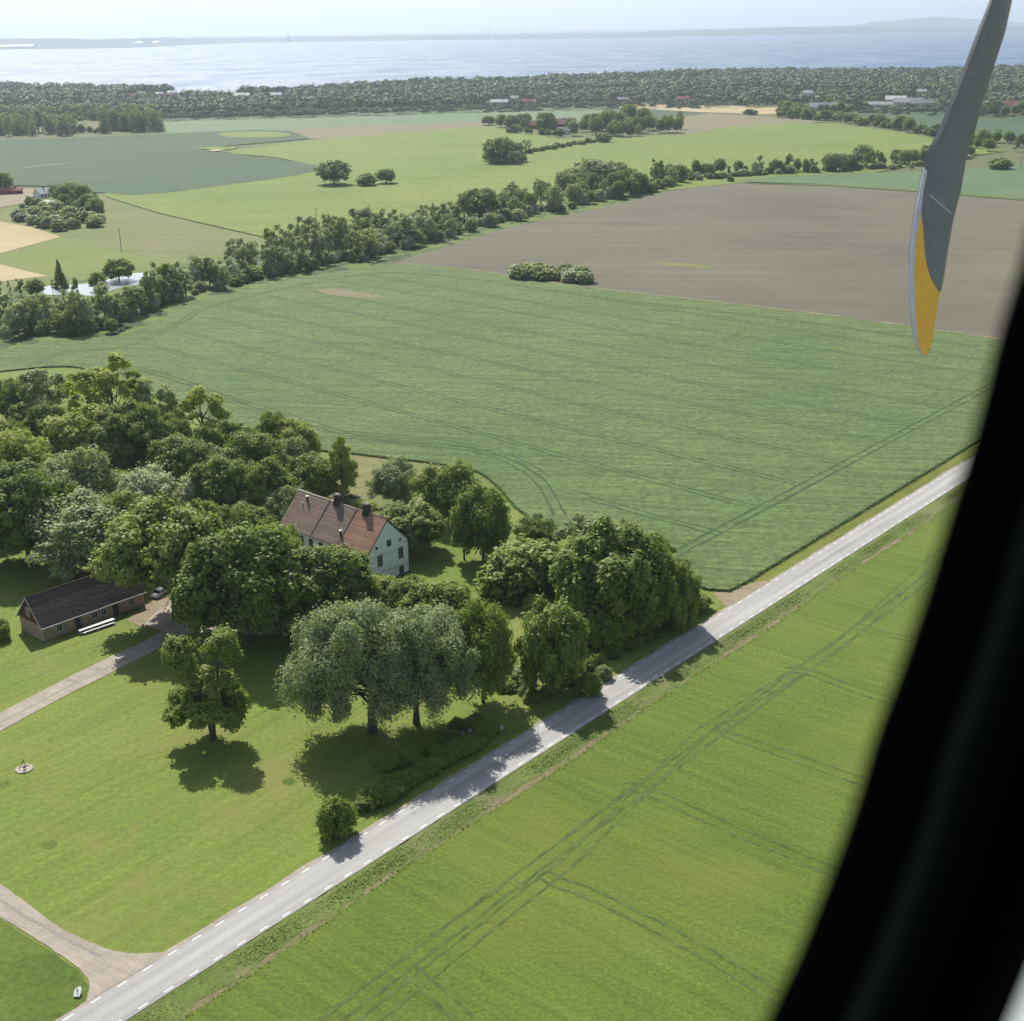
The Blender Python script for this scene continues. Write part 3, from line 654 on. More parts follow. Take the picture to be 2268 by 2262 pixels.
def roof_courses(f, u0, u1, w0, w1, z0, z1, course, lip, wob=0, seed=0):
    """stepped tile courses from eave (w0,z0) to ridge (w1,z1)"""
    r = random.Random(seed); Lr = math.hypot(w1-w0, z1-z0); n = int(Lr/course); mb = MB(); nx = 40
    dn = np.array([-(z1-z0), (w1-w0)])/Lr; s = 1 if dn[1] > 0 else -1
    for k in range(n):
        q0, q1 = k/n, (k+1)/n
        pa = (w0+(w1-w0)*q0, z0+(z1-z0)*q0); pb = (w0+(w1-w0)*q1, z0+(z1-z0)*q1)
        for i in range(nx):
            ua, ub = u0+(u1-u0)*i/nx, u0+(u1-u0)*(i+1)/nx; o = lip+r.uniform(0, .02)+.002*(i % 2)
            A = f(ua, pa[0]+dn[0]*s*o, pa[1]+dn[1]*s*o); B = f(ub, pa[0]+dn[0]*s*o, pa[1]+dn[1]*s*o)
            Cc = f(ub, pb[0], pb[1]+.01); Dd = f(ua, pb[0], pb[1]+.01)
            A0 = f(ua, pa[0]-dn[0]*s*.03, pa[1]-dn[1]*s*.03); B0 = f(ub, pa[0]-dn[0]*s*.03, pa[1]-dn[1]*s*.03)
            mb.add([A, B, Cc, Dd, A0, B0], [[0, 1, 2, 3], [0, 4, 5, 1]])
    # underside
    mb.add([f(u0, w0, z0-.05), f(u1, w0, z0-.05), f(u1, w1, z1-.05), f(u0, w1, z1-.05)], [[0, 1, 2, 3]])
    return mb
O = np.array([-20.4, 238.3, 0]); A = np.array([-.735, .678, 0]); B = np.array([-.678, -.735, 0])
H = loc(O, A, B); LEN, WID, EAVE, RID = 26.0, 10.3, 7.0, 12.4
house = empty('farmhouse', O+A*LEN/2+B*WID/2, 'large white farmhouse with long faded red roof and two dark chimneys', 'house')
def hb(mb, name, mat, sm=False):
    o = mb.build(name, mat, house, sm); o.location = -np.array(house.location); return o
def HP(o): o.location = -np.array(house.location); return o
M['plaster'] = plain('white_plaster', (.98, 1.0, 1.02), .85, var=.06, scale=.8, bmp=.1)
M['tile_old'] = tile_mat('weathered_tiles', (.23, .175, .135), (.28, .2, .15), (.18, .155, .13), A)
M['tile_red'] = tile_mat('red_tiles', (.31, .19, .13), (.41, .22, .14), (.24, .17, .13), A)
M['ridge'] = plain('ridge_mortar', (.5, .42, .34), .9, var=.15, scale=2)
M['chim'] = plain('sooty_brick', (.075, .065, .065), .9, var=.3, scale=4)
mb = MB()                                            # walls as a closed gabled body with a plinth
prof = [(0, 0), (WID, 0), (WID, EAVE), (WID/2, RID-.1), (0, EAVE)]
mb.prism([H(0, w, z) for w, z in prof], A*LEN)
hb(mb, 'wall', M['plaster'])
mb = MB()
mb.box(O, A, B, (0, 0, 1), -.06, LEN+.06, -.06, WID+.06, .0, .35); hb(mb, 'plinth', M['chim'])
mb = MB()
mb.box(O, A, B, (0, 0, 1), -.07, -.003, -.02, WID+.02, 2.15, 2.27); mb.box(O, A, B, (0, 0, 1), -.02, LEN, WID+.003, WID+.07, 2.15, 2.27)
mb.box(O, A, B, (0, 0, 1), -.05, -.003, .02, 1.3, 6.62, 6.78)
mb.box(O, A, B, (0, 0, 1), -.04, -.003, 1.3, WID-1.2, 5.62, 5.7)
hb(mb, 'string_course', plain('grey_moulding', (.42, .44, .45), .8))
over = .45; sl_ = (RID-EAVE)/(WID/2); ze = EAVE-over*sl_+.22; gab = .25
secs = [(-gab, 8.3, 'tile_red', 1), (8.36, 16.3, 'tile_old', 2), (16.36, LEN+gab, 'tile_old', 3)]
for u0, u1, mt, sd_ in secs:
    hb(roof_courses(H, u0, u1, WID+over, WID/2, ze, RID+.22, .36, .09, seed=sd_), 'roof', M[mt])
hb(roof_courses(H, -gab, LEN+gab, -over, WID/2, ze, RID+.22, .36, .09, seed=9), 'roof', M['tile_old'])
mb = MB()
mb.tube([H(-gab, WID/2, RID+.27), H(LEN/2, WID/2, RID+.22), H(LEN+gab, WID/2, RID+.27)], .15, 8); hb(mb, 'roof_ridge', M['ridge'], True)
mb = MB()
for u in (8.33, 16.33): mb.tube([H(u, WID+over, ze+.12), H(u, WID/2+.1, RID+.3)], .07, 5)
hb(mb, 'roof_seam', M['chim'])
mb = MB()
for w0, w1 in ((WID+over, WID/2), (-over, WID/2)):
    mb.prism([H(-gab-.03, w0, ze-.2), H(-gab-.03, w0, ze+.08), H(-gab-.03, w1, RID+.3), H(-gab-.03, w1, RID+.02)], A*.06)
hb(mb, 'bargeboard', M['black'])
mb = MB(); mb.tube([H(-gab, WID+over+.08, ze-.05), H(LEN+gab, WID+over+.08, ze-.05)], .08, 6); mb.tube([H(-.08, -.1, ze), H(-.08, -.1, .2)], .05, 6); hb(mb, 'gutter', M['black'])
for u in (5.6, 14.2):                                # two stepped chimneys on the ridge
    mb = MB(); w = WID/2
    mb.box(O, A, B, (0, 0, 1), u-.65, u+.65, w-.5, w+.5, RID-1.3, RID+1.5)
    mb.box(O, A, B, (0, 0, 1), u-.8, u+.8, w-.65, w+.65, RID-1.3, RID+.35)
    mb.box(O, A, B, (0, 0, 1), u-.78, u+.78, w-.62, w+.62, RID+1.5, RID+1.72)
    c = hb(mb, 'chimney', M['chim'])
    mb = MB(); mb.box(O, A, B, (0, 0, 1), u-.6, u+.6, w-.45, w+.45, RID+2.05, RID+2.13)
    for du in (-.5, .5):
        for dw in (-.38, .38): mb.box(O, A, B, (0, 0, 1), u+du-.05, u+du+.05, w+dw-.05, w+dw+.05, RID+1.72, RID+2.05)
    mb.build('chimney_cap', M['black'], c)
for u, q, hh in ((22.3, .2, 1.0), (8.9, .74, 1.0)):     # pale capped vent pipes standing in the roof slope
    w = WID/2+q*(WID/2+over); z = RID+.22-(w-WID/2)*sl_
    mb = MB(); mb.tube([H(u, w, z-.2), H(u, w, z+hh)], .22, 10); c = hb(mb, 'vent_pipe', M['chim'], True)
    mb = MB(); mb.tube([H(u, w, z+hh), H(u, w, z+hh+.12)], .32, 12); mb.build('pipe_cap', M['white'], c)
mb = MB(); mb.tube([H(10.2, WID/2+3.5, RID-3.4), H(10.2, WID/2+3.5, RID-2.5)], .04, 6); hb(mb, 'aerial', M['black'])
mb = MB(); mb.tube([H(23.0, WID/2+1.9, RID-1.6), H(23.0, WID/2+1.9, RID-1.1)], .15, 8); hb(mb, 'vent_pipe', M['white'])
def window(f, base_o, along, outn, u, z, w, h, panes=(2, 3), frame=M['white'], parent=None, loc0=None, surround=None):
    """recessed glazing with frame and mullions; base_o + along*u = centre"""
    o = base_o+along*u; up = np.array([0, 0, 1.])
    mb = MB(); mb.box(o, along, outn, up, -w/2, w/2, .008, .03, z, z+h)
    wnd = mb.build('window', M['glass'], parent); 
    if loc0 is not None: wnd.location = -np.array(loc0)
    mb = MB(); t = .07
    mb.box(o, along, outn, up, -w/2-t, -w/2, .004, .08, z-t, z+h+t); mb.box(o, along, outn, up, w/2, w/2+t, .004, .08, z-t, z+h+t)
    mb.box(o, along, outn, up, -w/2, w/2, .004, .078, z-t, z); mb.box(o, along, outn, up, -w/2, w/2, .004, .078, z+h, z+h+t)
    for i in range(1, panes[0]): x = -w/2+w*i/panes[0]; mb.box(o, along, outn, up, x-.03, x+.03, .032, .07, z, z+h)
    for i in range(1, panes[1]): y = z+h*i/panes[1]; mb.box(o, along, outn, up, -w/2, w/2, .033, .06, y-.02, y+.02)
    mb.build('window_frame', frame, wnd); return wnd
M['wframe'] = plain('grey_white_frame', (.5, .53, .55), .6)
gO, gN = O, -A                                       # gable wall faces -A, runs along B
for u, z, w, h, p in ((4.9, 7.0, 1.0, 1.25, (2, 2)), (2.0, 3.6, 1.15, 2.3, (2, 3)), (2.0, .45, 1.15, 1.5, (2, 2)), (7.4, 3.6, 1.15, 2.3, (2, 3)), (7.4, .45, 1.15, 1.5, (2, 2))):
    window(None, gO, B, gN, u, z, w, h, p, M['wframe'], house, house.location)
for u, z in ((2.0, 7.5), (8.1, 7.5)):                # round attic windows
    mb = MB(); c = gO+B*u+V3(0, 0, z); mb.tube([c+gN*.01, c+gN*.09], .3, 14); o_ = hb(mb, 'round_window', M['glass'], False)
fO = O+B*WID
for u in np.arange(2.2, LEN-1, 2.95):
    window(None, fO, A, B, u, 3.7, 1.15, 2.1, (2, 3), M['wframe'], house, house.location)
    if abs(u-11) > 1.3: window(None, fO, A, B, u, .6, 1.1, 1.3, (2, 2), M['wframe'], house, house.location)
mb = MB(); mb.box(fO, A, B, (0, 0, 1), 10.3, 11.7, .01, .08, .3, 2.12); dr = hb(mb, 'door', plain('dark_green_door', (.04, .06, .05), .5))
mb = MB(); mb.box(fO, A, B, (0, 0, 1), 11.45, 11.55, .08, .14, 1.2, 1.3); mb.build('door_handle', M['white'], dr)

# ------------------------------------------------------------------ the long brick barn
O2 = np.array([-82.8, 209.7, 0]); A2 = np.array([math.cos(math.radians(47.4)), math.sin(math.radians(47.4)), 0]); B2 = np.array([-A2[1], A2[0], 0])
L2, W2, E2, R2 = 20.6, 7.7, 3.0, 7.2
bf = loc(O2, A2, B2)
barn = empty('brick_barn', O2+A2*L2/2+B2*W2/2, 'long low brick outbuilding with dark roof and dark red gable boards', 'barn')
def bb(mb, name, mat, sm=False, par=None):
    o = mb.build(name, mat, par or barn, sm)
    if par is None: o.location = -np.array(barn.location)
    return o
def brick_mat():
    mt, t, b, o = newmat('old_brick'); v = coords(t); n = noise(t, v, 1.2, 5); n2 = noise(t, v, 7, 5)
    a = ramp(t, n, .35, .65, (.3, .21, .15), (.4, .3, .21)); a = mixc(t, 1.0, a, ramp(t, n2, .2, .8, (.7,)*3, (1.25,)*3), 'MULTIPLY')
    t.links.new(a, b.inputs['Base Color']); b.inputs['Roughness'].default_value = .9; bump(t, b, n2, .5, .04); return mt
M['brick'] = brick_mat(); M['redboard'] = plain('dark_red_boards', (.13, .035, .03), .8, var=.25, scale=5)
M['tile_dark'] = tile_mat('dark_tiles', (.085, .07, .062), (.11, .085, .072), (.13, .105, .09), A2)
mb = MB(); mb.prism([bf(0, w, z) for w, z in ((0, 0), (W2, 0), (W2, E2), (0, E2))], A2*L2); bb(mb, 'wall', M['brick'])
mb = MB(); mb.prism([bf(-.04, w, z) for w, z in ((-.02, E2-.15), (W2+.02, E2-.15), (W2, E2+.02), (W2/2, R2-.1), (0, E2+.02))], A2*.12)
mb.prism([bf(.09, w, z) for w, z in ((0.05, E2+.002), (W2-.05, E2+.002), (W2/2, R2-.15))], A2*(L2-.1)); bb(mb, 'gable_boards', M['redboard'])
ov = .5; s2 = (R2-E2)/(W2/2); ze2 = E2-ov*s2+.15
bb(roof_courses(bf, -.35, L2+.35, -ov, W2/2, ze2, R2+.15, .3, .045, seed=4), 'roof', M['tile_dark'])
bb(roof_courses(bf, -.35, L2+.35, W2+ov, W2/2, ze2, R2+.15, .3, .045, seed=5), 'roof', M['tile_dark'])
mb = MB(); mb.tube([bf(-.35, W2/2, R2+.2), bf(L2+.35, W2/2, R2+.2)], .12, 7); bb(mb, 'roof_ridge', M['tile_dark'], True)
mb = MB()
for w0 in (-ov, W2+ov): mb.prism([bf(-.4, w0, ze2-.16), bf(-.4, w0, ze2+.06), bf(-.4, W2/2, R2+.22), bf(-.4, W2/2, R2+.02)], A2*.05)
bb(mb, 'bargeboard', M['white'])
mb = MB(); mb.tube([bf(-.4, -ov-.07, ze2-.03), bf(L2+.4, -ov-.07, ze2-.03)], .07, 6); mb.tube([bf(.05, -.1, ze2-.2), bf(.05, -.1, .1)], .05, 6); bb(mb, 'gutter', M['white'])
window(None, O2-A2*.04, B2, -A2, 4.1, 3.75, 1.1, 1.5, (2, 3), M['white'], barn, barn.location)
for u in (3.3, 10.3, 12.1, 17.9): window(None, O2, A2, -B2, u, .95, 1.0, 1.15, (2, 1), M['white'], barn, barn.location)
for u in (6.9, 14.6):
    mb = MB(); mb.box(O2, A2, -B2, (0, 0, 1), u-.55, u+.55, .01, .09, 0, 2.2); d_ = bb(mb, 'door', plain('door_paint', (.05, .06, .055), .6))
    mb = MB(); mb.box(O2, A2, -B2, (0, 0, 1), u+.38, u+.46, .09, .14, 1.0, 1.1); mb.build('door_handle', M['white'], d_)

# ------------------------------------------------------------------ garden things
p0 = D(153, 1196); p1 = D(212, 1176); ax = (p1-p0)/np.linalg.norm(p1-p0); ay = np.array([-ax[1], ax[0], 0]); Lt = np.linalg.norm(p1-p0)+.8
tb = empty('long_table', (p0+p1)/2, 'long white outdoor dining table standing on the lawn in front of the barn', 'table'); c0 = (p0+p1)/2
mb = MB()
for k in range(4): mb.box(c0, ax, ay, (0, 0, 1), -Lt/2, Lt/2, -.42+k*.215, -.42+k*.215+.2, .74, .79)
o = mb.build('tabletop', M['white'], tb); o.location = -np.array(tb.location)
for x in (-Lt/2+.3, -Lt/6, Lt/6, Lt/2-.3):
    mb = MB(); mb.box(c0, ax, ay, (0, 0, 1), x-.05, x+.05, -.35, -.27, 0, .737); mb.box(c0, ax, ay, (0, 0, 1), x-.05, x+.05, .27, .35, 0, .737); mb.box(c0, ax, ay, (0, 0, 1), x-.04, x+.04, -.27, .27, .6, .68)
    o = mb.build('leg', M['white'], tb); o.location = -np.array(tb.location)
for sgn, lb in ((-1, 'white wooden bench along the lawn side of the long white table'), (1, 'white wooden bench between the long table and the barn wall')):
    cb = c0+ay*sgn*.85; be = empty('garden_bench', cb, lb, 'bench', 'benches at the long table')
    mb = MB(); mb.box(cb, ax, ay, (0, 0, 1), -Lt/2+.4, Lt/2-.4, -.17, -.01, .42, .46); mb.box(cb, ax, ay, (0, 0, 1), -Lt/2+.4, Lt/2-.4, .01, .17, .42, .46)
    o = mb.build('seat', M['white'], be); o.location = -np.array(be.location)
    for x in (-Lt/2+.8, 0, Lt/2-.8):
        mb = MB(); mb.box(cb, ax, ay, (0, 0, 1), x-.04, x+.04, -.15, -.09, 0, .417); mb.box(cb, ax, ay, (0, 0, 1), x-.04, x+.04, .09, .15, 0, .417)
        o = mb.build('leg', M['white'], be); o.location = -np.array(be.location)
# small white car half hidden in the shade past the barn end
def small_car(c, rz, label):
    e = empty('parked_car', c, label, 'car', None, rz)
    sec = [(-1.9, .35, .6, .72), (-1.85, .3, .85, .78), (-1.0, .28, .92, .84), (-.55, .28, 1.38, .68), (.2, .28, 1.45, .68), (1.0, .28, 1.4, .66), (1.65, .28, 1.0, .8), (1.9, .35, .85, .74)]
    v = []
    for x, z0, z1, w in sec: v += [(x, -w, z0), (x, -w-.03, (z0+min(z1, .9))/2), (x, -w*.9, z1), (x, w*.9, z1), (x, w+.03, (z0+min(z1, .9))/2), (x, w, z0)]
    f = [[i*6+k, i*6+(k+1) % 6, (i+1)*6+(k+1) % 6, (i+1)*6+k] for i in range(len(sec)-1) for k in range(6)]+[[0, 1, 2, 3, 4, 5][::-1], [42+k for k in range(6)]]
    link('body', pymesh('car_body', v, f, M['white'], True), e)
    mb = MB(); mb.add([(-.98, -.74, .95), (-.98, .74, .95), (-.58, .6, 1.36), (-.58, -.6, 1.36)], [[0, 1, 2, 3]])
    mb.add([(-.5, -.655, 1.32), (1.0, -.64, 1.32), (1.3, -.79, 1.0), (-.8, -.8, 1.0)], [[0, 1, 2, 3]]); mb.add([(-.5, .655, 1.32), (1.0, .64, 1.32), (1.3, .79, 1.0), (-.8, .8, 1.0)], [[3, 2, 1, 0]])
    for i in range(len(mb.v)):
        x, y, z = mb.v[i]; mb.v[i] = (x-.01, y*1.05, z+.012)
    mb.build('windscreen', M['glass'], e)
    for x in (-1.25, 1.25):
        for s_ in (-1, 1):
            mb = MB(); mb.tube([(x, s_*.62, .31), (x, s_*.86, .31)], .31, 14); w = mb.build('wheel', M['black'], e)
            mb = MB(); mb.tube([(x, s_*.86, .31), (x, s_*.875, .31)], .18, 10); mb.build('rim', M['white'], w)
small_car(D(302, 1124), RA+.3, 'small white car parked in the shade past the end of the barn')
# fire pit with tripod on the lawn
c = D(46, 1452); fp = empty('fire_pit', c, 'round pale stone fire pit with a dark iron tripod on the lower left lawn', 'fire pit')
mb = MB(); 
for k in range(22):
    a = k/22*2*math.pi; r_ = random.Random(k); q = c+V3(math.cos(a)*1.05, math.sin(a)*1.05, 0)
    mb.box(q, (math.cos(a), math.sin(a), 0), (-math.sin(a), math.cos(a), 0), (0, 0, 1), -.16, .16+r_.uniform(0, .05), -.13, .13, .0, .16+r_.uniform(0, .06))
o = mb.build('stone_ring', plain('pale_stone', (.5, .47, .4), .9, var=.2, scale=4), fp); o.location = -np.array(fp.location)
mb = MB(); mb.tube([c+V3(0, 0, .03), c+V3(0, 0, .09)], .92, 24); o = mb.build('ash_bed', plain('sand_bed', (.5, .44, .36), .95, var=.2, scale=3), fp); o.location = -np.array(fp.location)
mb = MB()
for a in (1.6, 3.7, 5.6): mb.tube([c+V3(math.cos(a)*.7, math.sin(a)*.7, .05), c+V3(0, 0, 1.7)], .035, 6)
mb.tube([c+V3(0, 0, 1.7), c+V3(0, 0, .5)], .015, 5); mb.tube([c+V3(0, 0, .32), c+V3(0, 0, .52)], .2, 10)
o = mb.build('tripod', M['black'], fp); o.location = -np.array(fp.location)
# white name board at the lane mouth
c = D(147, 1879); e = empty('lane_sign', c, 'small white notice board leaning in the grass at the mouth of the gravel lane', 'sign')
mb = MB(); mb.prism([c+V3(x*.8, -.5+z*.9, .25+z*.4) for x, z in ((-.42, .1), (.42, .0), (.5, .95), (.2, 1.3), (-.3, 1.1), (-.48, .8))], V3(0, .04, -.06)); o = mb.build('board', M['white'], e); o.location = -np.array(e.location)
mb = MB(); mb.box(c, (1, 0, 0), (0, 1, 0), (0, 0, 1), -.05, .05, .03, .1, 0, .9); o = mb.build('post', M['bark'], e); o.location = -np.array(e.location)
# mailbox and the two gate posts at the garden entrance
c = D(947, 1383); e = empty('mailbox', c, 'white mailbox on a short post at the shaded garden entrance by the road', 'mailbox')
mb = MB(); mb.box(c, (1, 0, 0), (0, 1, 0), (0, 0, 1), -.17, .17, -.12, .12, .6, 1.05); mb.tube([c+V3(0, -.12, 1.05), c+V3(0, .12, 1.05)], .17, 12); o = mb.build('box', M['white'], e); o.location = -np.array(e.location)
mb = MB(); mb.box(c, (1, 0, 0), (0, 1, 0), (0, 0, 1), -.05, .05, -.05, .05, 0, .598); o = mb.build('post', M['bark'], e); o.location = -np.array(e.location)
for (x, y, hh, lb) in ((873, 1404, 2.1, 'weathered stone gate post nearest the willow trunk'), (887, 1401, 2.3, 'weathered stone gate post beside the shaded drive entrance')):
    c = D(x, y); mb = MB(); mb.tube([c, c+V3(0, 0, hh*.8), c+V3(0, 0, hh*.82), c+V3(0, 0, hh*.92), c+V3(0, 0, hh)], [.22, .2, .3, .3, .06], 8); o = mb.build('gate_post', M['bark_pale']); tag(o, lb, 'post', 'gate posts at the garden entrance')
# rounded patches in the lawn (old tree bases)
for x, y, r_ in ((93, 1595, 1.0), (7, 1480, .8), (545, 1475, .9)):
    c = D(x, y); mb = MB(); ring = [c+V3(math.cos(k*.35)*r_*(1+.1*math.sin(k*2.1)), math.sin(k*.35)*r_*(1+.1*math.cos(k*1.7)), .045) for k in range(18)]
    mb.add(ring, [list(range(18))]); tag(mb.build('coarse_grass_patch', M['lush']), kind='structure')
# utility poles
def pole(x, y, top, label, arm=True):
    b = D(x, y); h = height_at(x*S, top*S, b); e = empty('utility_pole', b, label, 'utility pole', 'wooden utility poles in the fields')
    mb = MB(); mb.tube([b, b+V3(0, 0, h)], [.17, .12], 7); o = mb.build('pole', M['bark'], e); o.location = -np.array(e.location)
    mb = MB(); mb.box(b, (.8, .6, 0), (-.6, .8, 0), (0, 0, 1), -.9, .9, .13, .23, h-.5, h-.38); mb.box(b, (.8, .6, 0), (-.6, .8, 0), (0, 0, 1), -.8, -.74, .15, .21, h-.38, h-.2); mb.box(b, (.8, .6, 0), (-.6, .8, 0), (0, 0, 1), .74, .8, .15, .21, h-.38, h-.2)
    o = mb.build('crossarm', M['bark'], e); o.location = -np.array(e.location)
pole(229.5, 475, 431, 'wooden utility pole in the olive meadow left of the stream')
pole(598, 430, 392, 'wooden utility pole at the near edge of the lime green field')
pole(1925, 323, 296, 'wooden utility pole by the right hand tree belt')
pole(1637, 291, 273, 'wooden utility pole on the right part of the lime green field')

# ------------------------------------------------------------------ trees of the farm garden
T = tree_px
FG = [
 # name, proto, foot x, foot y, top y, width, label
 ('tree', 'near_broad_dark', -40, 800, 690, 110, 'dark tree cut by the left edge of the picture at the field corner'),
 ('tree', 'near_round_mid', 45, 805, 708, 74, 'round mid green tree at the far left corner of the farm wood'),
 ('tree', 'near_open_grey', 105, 812, 692, 110, 'brownish grey thin crowned tree left of the tallest olive tree'),
 ('ash_tree', 'near_open_yellow', 222, 845, 668, 150, 'tallest pale olive ash with airy layered crown at the back of the farm wood'),
 ('ash_tree', 'near_open_grey', 300, 850, 715, 90, 'thin pale ash just right of the tallest olive ash'),
 ('ash_tree', 'near_open_yellow', 388, 850, 725, 108, 'open branched pale green ash with visible stems against the wheat'),
 ('tree', 'near_broad_olive', 165, 905, 765, 150, 'broad olive green tree in the middle of the farm wood below the tallest ash'),
 ('tree', 'near_broad_dark', 255, 900, 755, 130, 'dark leafy tree in the middle of the farm wood'),
 ('tree', 'near_round_dark', 345, 925, 820, 120, 'dark round tree behind the pale flowering elder'),
 ('tree', 'near_round_yellow', 30, 960, 800, 150, 'yellow green tree at the left edge beneath the farm wood ridge'),
 ('tree', 'near_broad_dark', 55, 1060, 870, 170, 'large dark tree filling the left edge above the barn lawn'),
 ('tree', 'near_round_grey', 150, 990, 845, 130, 'grey green round tree among the left part of the farm wood'),
 ('elder_tree', 'near_silver', 285, 985, 885, 110, 'pale flowering elder with whitish crown in the farm wood'),
 ('elder_tree', 'near_silver', 375, 985, 895, 80, 'second pale flowering elder right of the first near the big house'),
 ('tree', 'near_round_grey', 175, 1085, 935, 190, 'wide grey green tree with whitish tips behind the barn'),
 ('tree', 'near_round_dark', 260, 1075, 930, 120, 'dark tree between the grey green tree and the yellow green tree'),
 ('tree', 'near_round_mid', 480, 920, 805, 110, 'bright topped round tree at the wood edge beside the wheat'),
 ('tree', 'near_round_grey', 545, 905, 825, 80, 'small grey green tree right of the bright topped round tree'),
 ('tree', 'near_round_dark', 425, 985, 860, 120, 'dark tree behind the big chestnut crown'),
 ('tree', 'near_broad_dark', 505, 985, 862, 110, 'dark broad tree directly left of the farmhouse ridge'),
 ('tree', 'near_round_dark', 592, 960, 856, 105, 'dark round tree directly behind the farmhouse ridge'),
 ('poplar_tree', 'near_tall_olive', 648, 955, 822, 62, 'tall slender tree rising behind the farmhouse roof'),
 ('dead_tree', 'near_snag', 586, 868, 795, 36, 'thin nearly leafless tree at the wheat edge'),
 ('tree', 'near_lifted_olive', 333, 1168, 945, 228, 'large yellow green tree over the far end of the barn'),
 ('chestnut_tree', 'near_broad_dark', 470, 1212, 985, 225, 'large dark rounded chestnut in front of the farmhouse left end'),
 ('tree', 'near_broad_dark', 624, 1180, 1024, 165, 'dark leafy tree hiding the foot of the farmhouse long wall'),
 ('tree', 'near_broad_mid', 530, 1142, 978, 112, 'tree closing the gap between the chestnut top and the farmhouse wall'),
 ('tree', 'near_round_dark', 560, 1170, 1020, 95, 'dark tree squeezed between the chestnut and the tree before the farmhouse'),
 ('tree', 'near_round_yellow', 708, 1150, 1080, 78, 'small bright yellow green tree below the farmhouse gable'),
 ('tree', 'near_round_mid', 760, 1175, 1085, 100, 'mid green tree right of the small bright tree'),
 ('tree', 'near_broad_dark', 832, 1200, 1095, 125, 'dull green tree behind the willows'),
 ('tree', 'near_round_dark', 912, 1326, 1132, 122, 'tall dark domed tree on the right side of the willows'),
 ('tree', 'near_round_grey', 745, 955, 865, 88, 'grey leaved round tree right of the farmhouse by the rough meadow'),
 ('tree', 'near_round_mid', 848, 985, 866, 115, 'light green tree at the meadow edge right of the farmhouse'),
 ('tree', 'near_broad_mid', 775, 1042, 948, 125, 'feathery green tree standing right behind the farmhouse gable'),
 ('tree', 'near_round_dark', 912, 1058, 915, 108, 'dark green tree at the edge of the wheat right of the farmhouse'),
 ('birch_tree', 'near_tall_olive', 876, 1056, 955, 48, 'slender yellow green birch in front of the dark green tree'),
 ('shrub_tree', 'near_bush_mid', 985, 1115, 1010, 150, 'broad spreading grey green shrub tree on the garden lawn'),
 ('tree', 'near_round_mid', 1015, 1040, 970, 80, 'mid green tree at the wheat edge behind the spreading shrub tree'),
 ('tree', 'near_open_grey', 1085, 1075, 975, 90, 'loose crowned pale tree left of the huge weeping beech'),
 ('weeping_beech', 'near_weeping', 1152, 1178, 1000, 200, 'huge dark weeping beech near the road'),
 ('tree', 'near_broad_olive', 1225, 1160, 1025, 100, 'olive crown leaning on the right side of the weeping beech'),
 ('tree', 'near_weeping', 1265, 1180, 1065, 95, 'drooping tree between the weeping beech and the wheat corner'),
 ('weeping_tree', 'near_weeping_yew', 1042, 1300, 1140, 128, 'olive green drooping tree on the lawn near the road'),
 ('bush', 'near_bush_mid', 1310, 1150, 1120, 60, 'low dark bush at the field corner by the road'),
 ('bush', 'near_bush_dark', 638, 1574, 1496, 66, 'clipped dark round bush beside the road'),
 ('bush', 'near_bush_dark', -2, 1205, 1163, 44, 'dark bush at the left picture edge beside the barn gable'),
 ('bush', 'near_bush_olive' if 'near_bush_olive' in PROTO else 'near_bush_mid', 935, 1120, 1098, 44, 'first low hedge shrub along the garden path below the spreading shrub tree'),
 ('bush', 'near_bush_mid', 972, 1135, 1110, 48, 'middle low hedge shrub along the garden path'),
 ('bush', 'near_bush_yellow', 1012, 1150, 1122, 48, 'last yellowish hedge shrub along the garden path'),
 ('conifer', 'mid_conifer', 1052, 1160, 1118, 22, 'small dark pointed conifer by the hedge shrubs'),
 ('bush', 'near_bush_pink', 1098, 1215, 1183, 46, 'rose bush with pinkish flowers left of the shaded garden corner'),
 ('bush', 'near_bush_grey', 1140, 1280, 1255, 30, 'small grey green bush in the verge below the rose bush'),
 ('bush', 'near_bush_mid', 1112, 1312, 1262, 44, 'leafy bush right of the drooping olive green tree'),
 ('bush', 'near_bush_grey', 985, 1285, 1258, 46, 'grey shrub left of the drooping olive green tree'),
 ('bush', 'near_bush_mid', 955, 1300, 1280, 38, 'low shrub on the strip of lawn beside the dark domed tree'),
 ('bush', 'near_bush_dark', 995, 1310, 1290, 30, 'tiny dark shrub on the sunlit lawn strip'),
 ('bush', 'near_bush_yellow', 680, 975, 945, 56, 'yellowish scrub between the farmhouse ridge and the meadow'),
 ('bush', 'near_bush_grey', 660, 960, 935, 50, 'pale scrub bush at the foot of the slender tree'),
 ('bush', 'near_bush_mid', 715, 990, 965, 40, 'round garden bush at the right end of the farmhouse ridge'),
 ('elder_tree', 'near_silver', 132, 1095, 1066, 24, 'small pale bush behind the barn roof'),
 ('bush', 'near_bush_grey', 500, 1090, 1040, 60, 'pale green shrub in shade beside the big house'),
 ('bush', 'near_bush_yellow', 480, 965, 938, 26, 'small bright shrub in the dark wood left of the farmhouse'),
]
for nm, pr, bx, by, tp, w, lb in FG:
    T(nm, pr, bx, by, tp, w, lb, 'bush' if 'bush' in nm else 'tree')
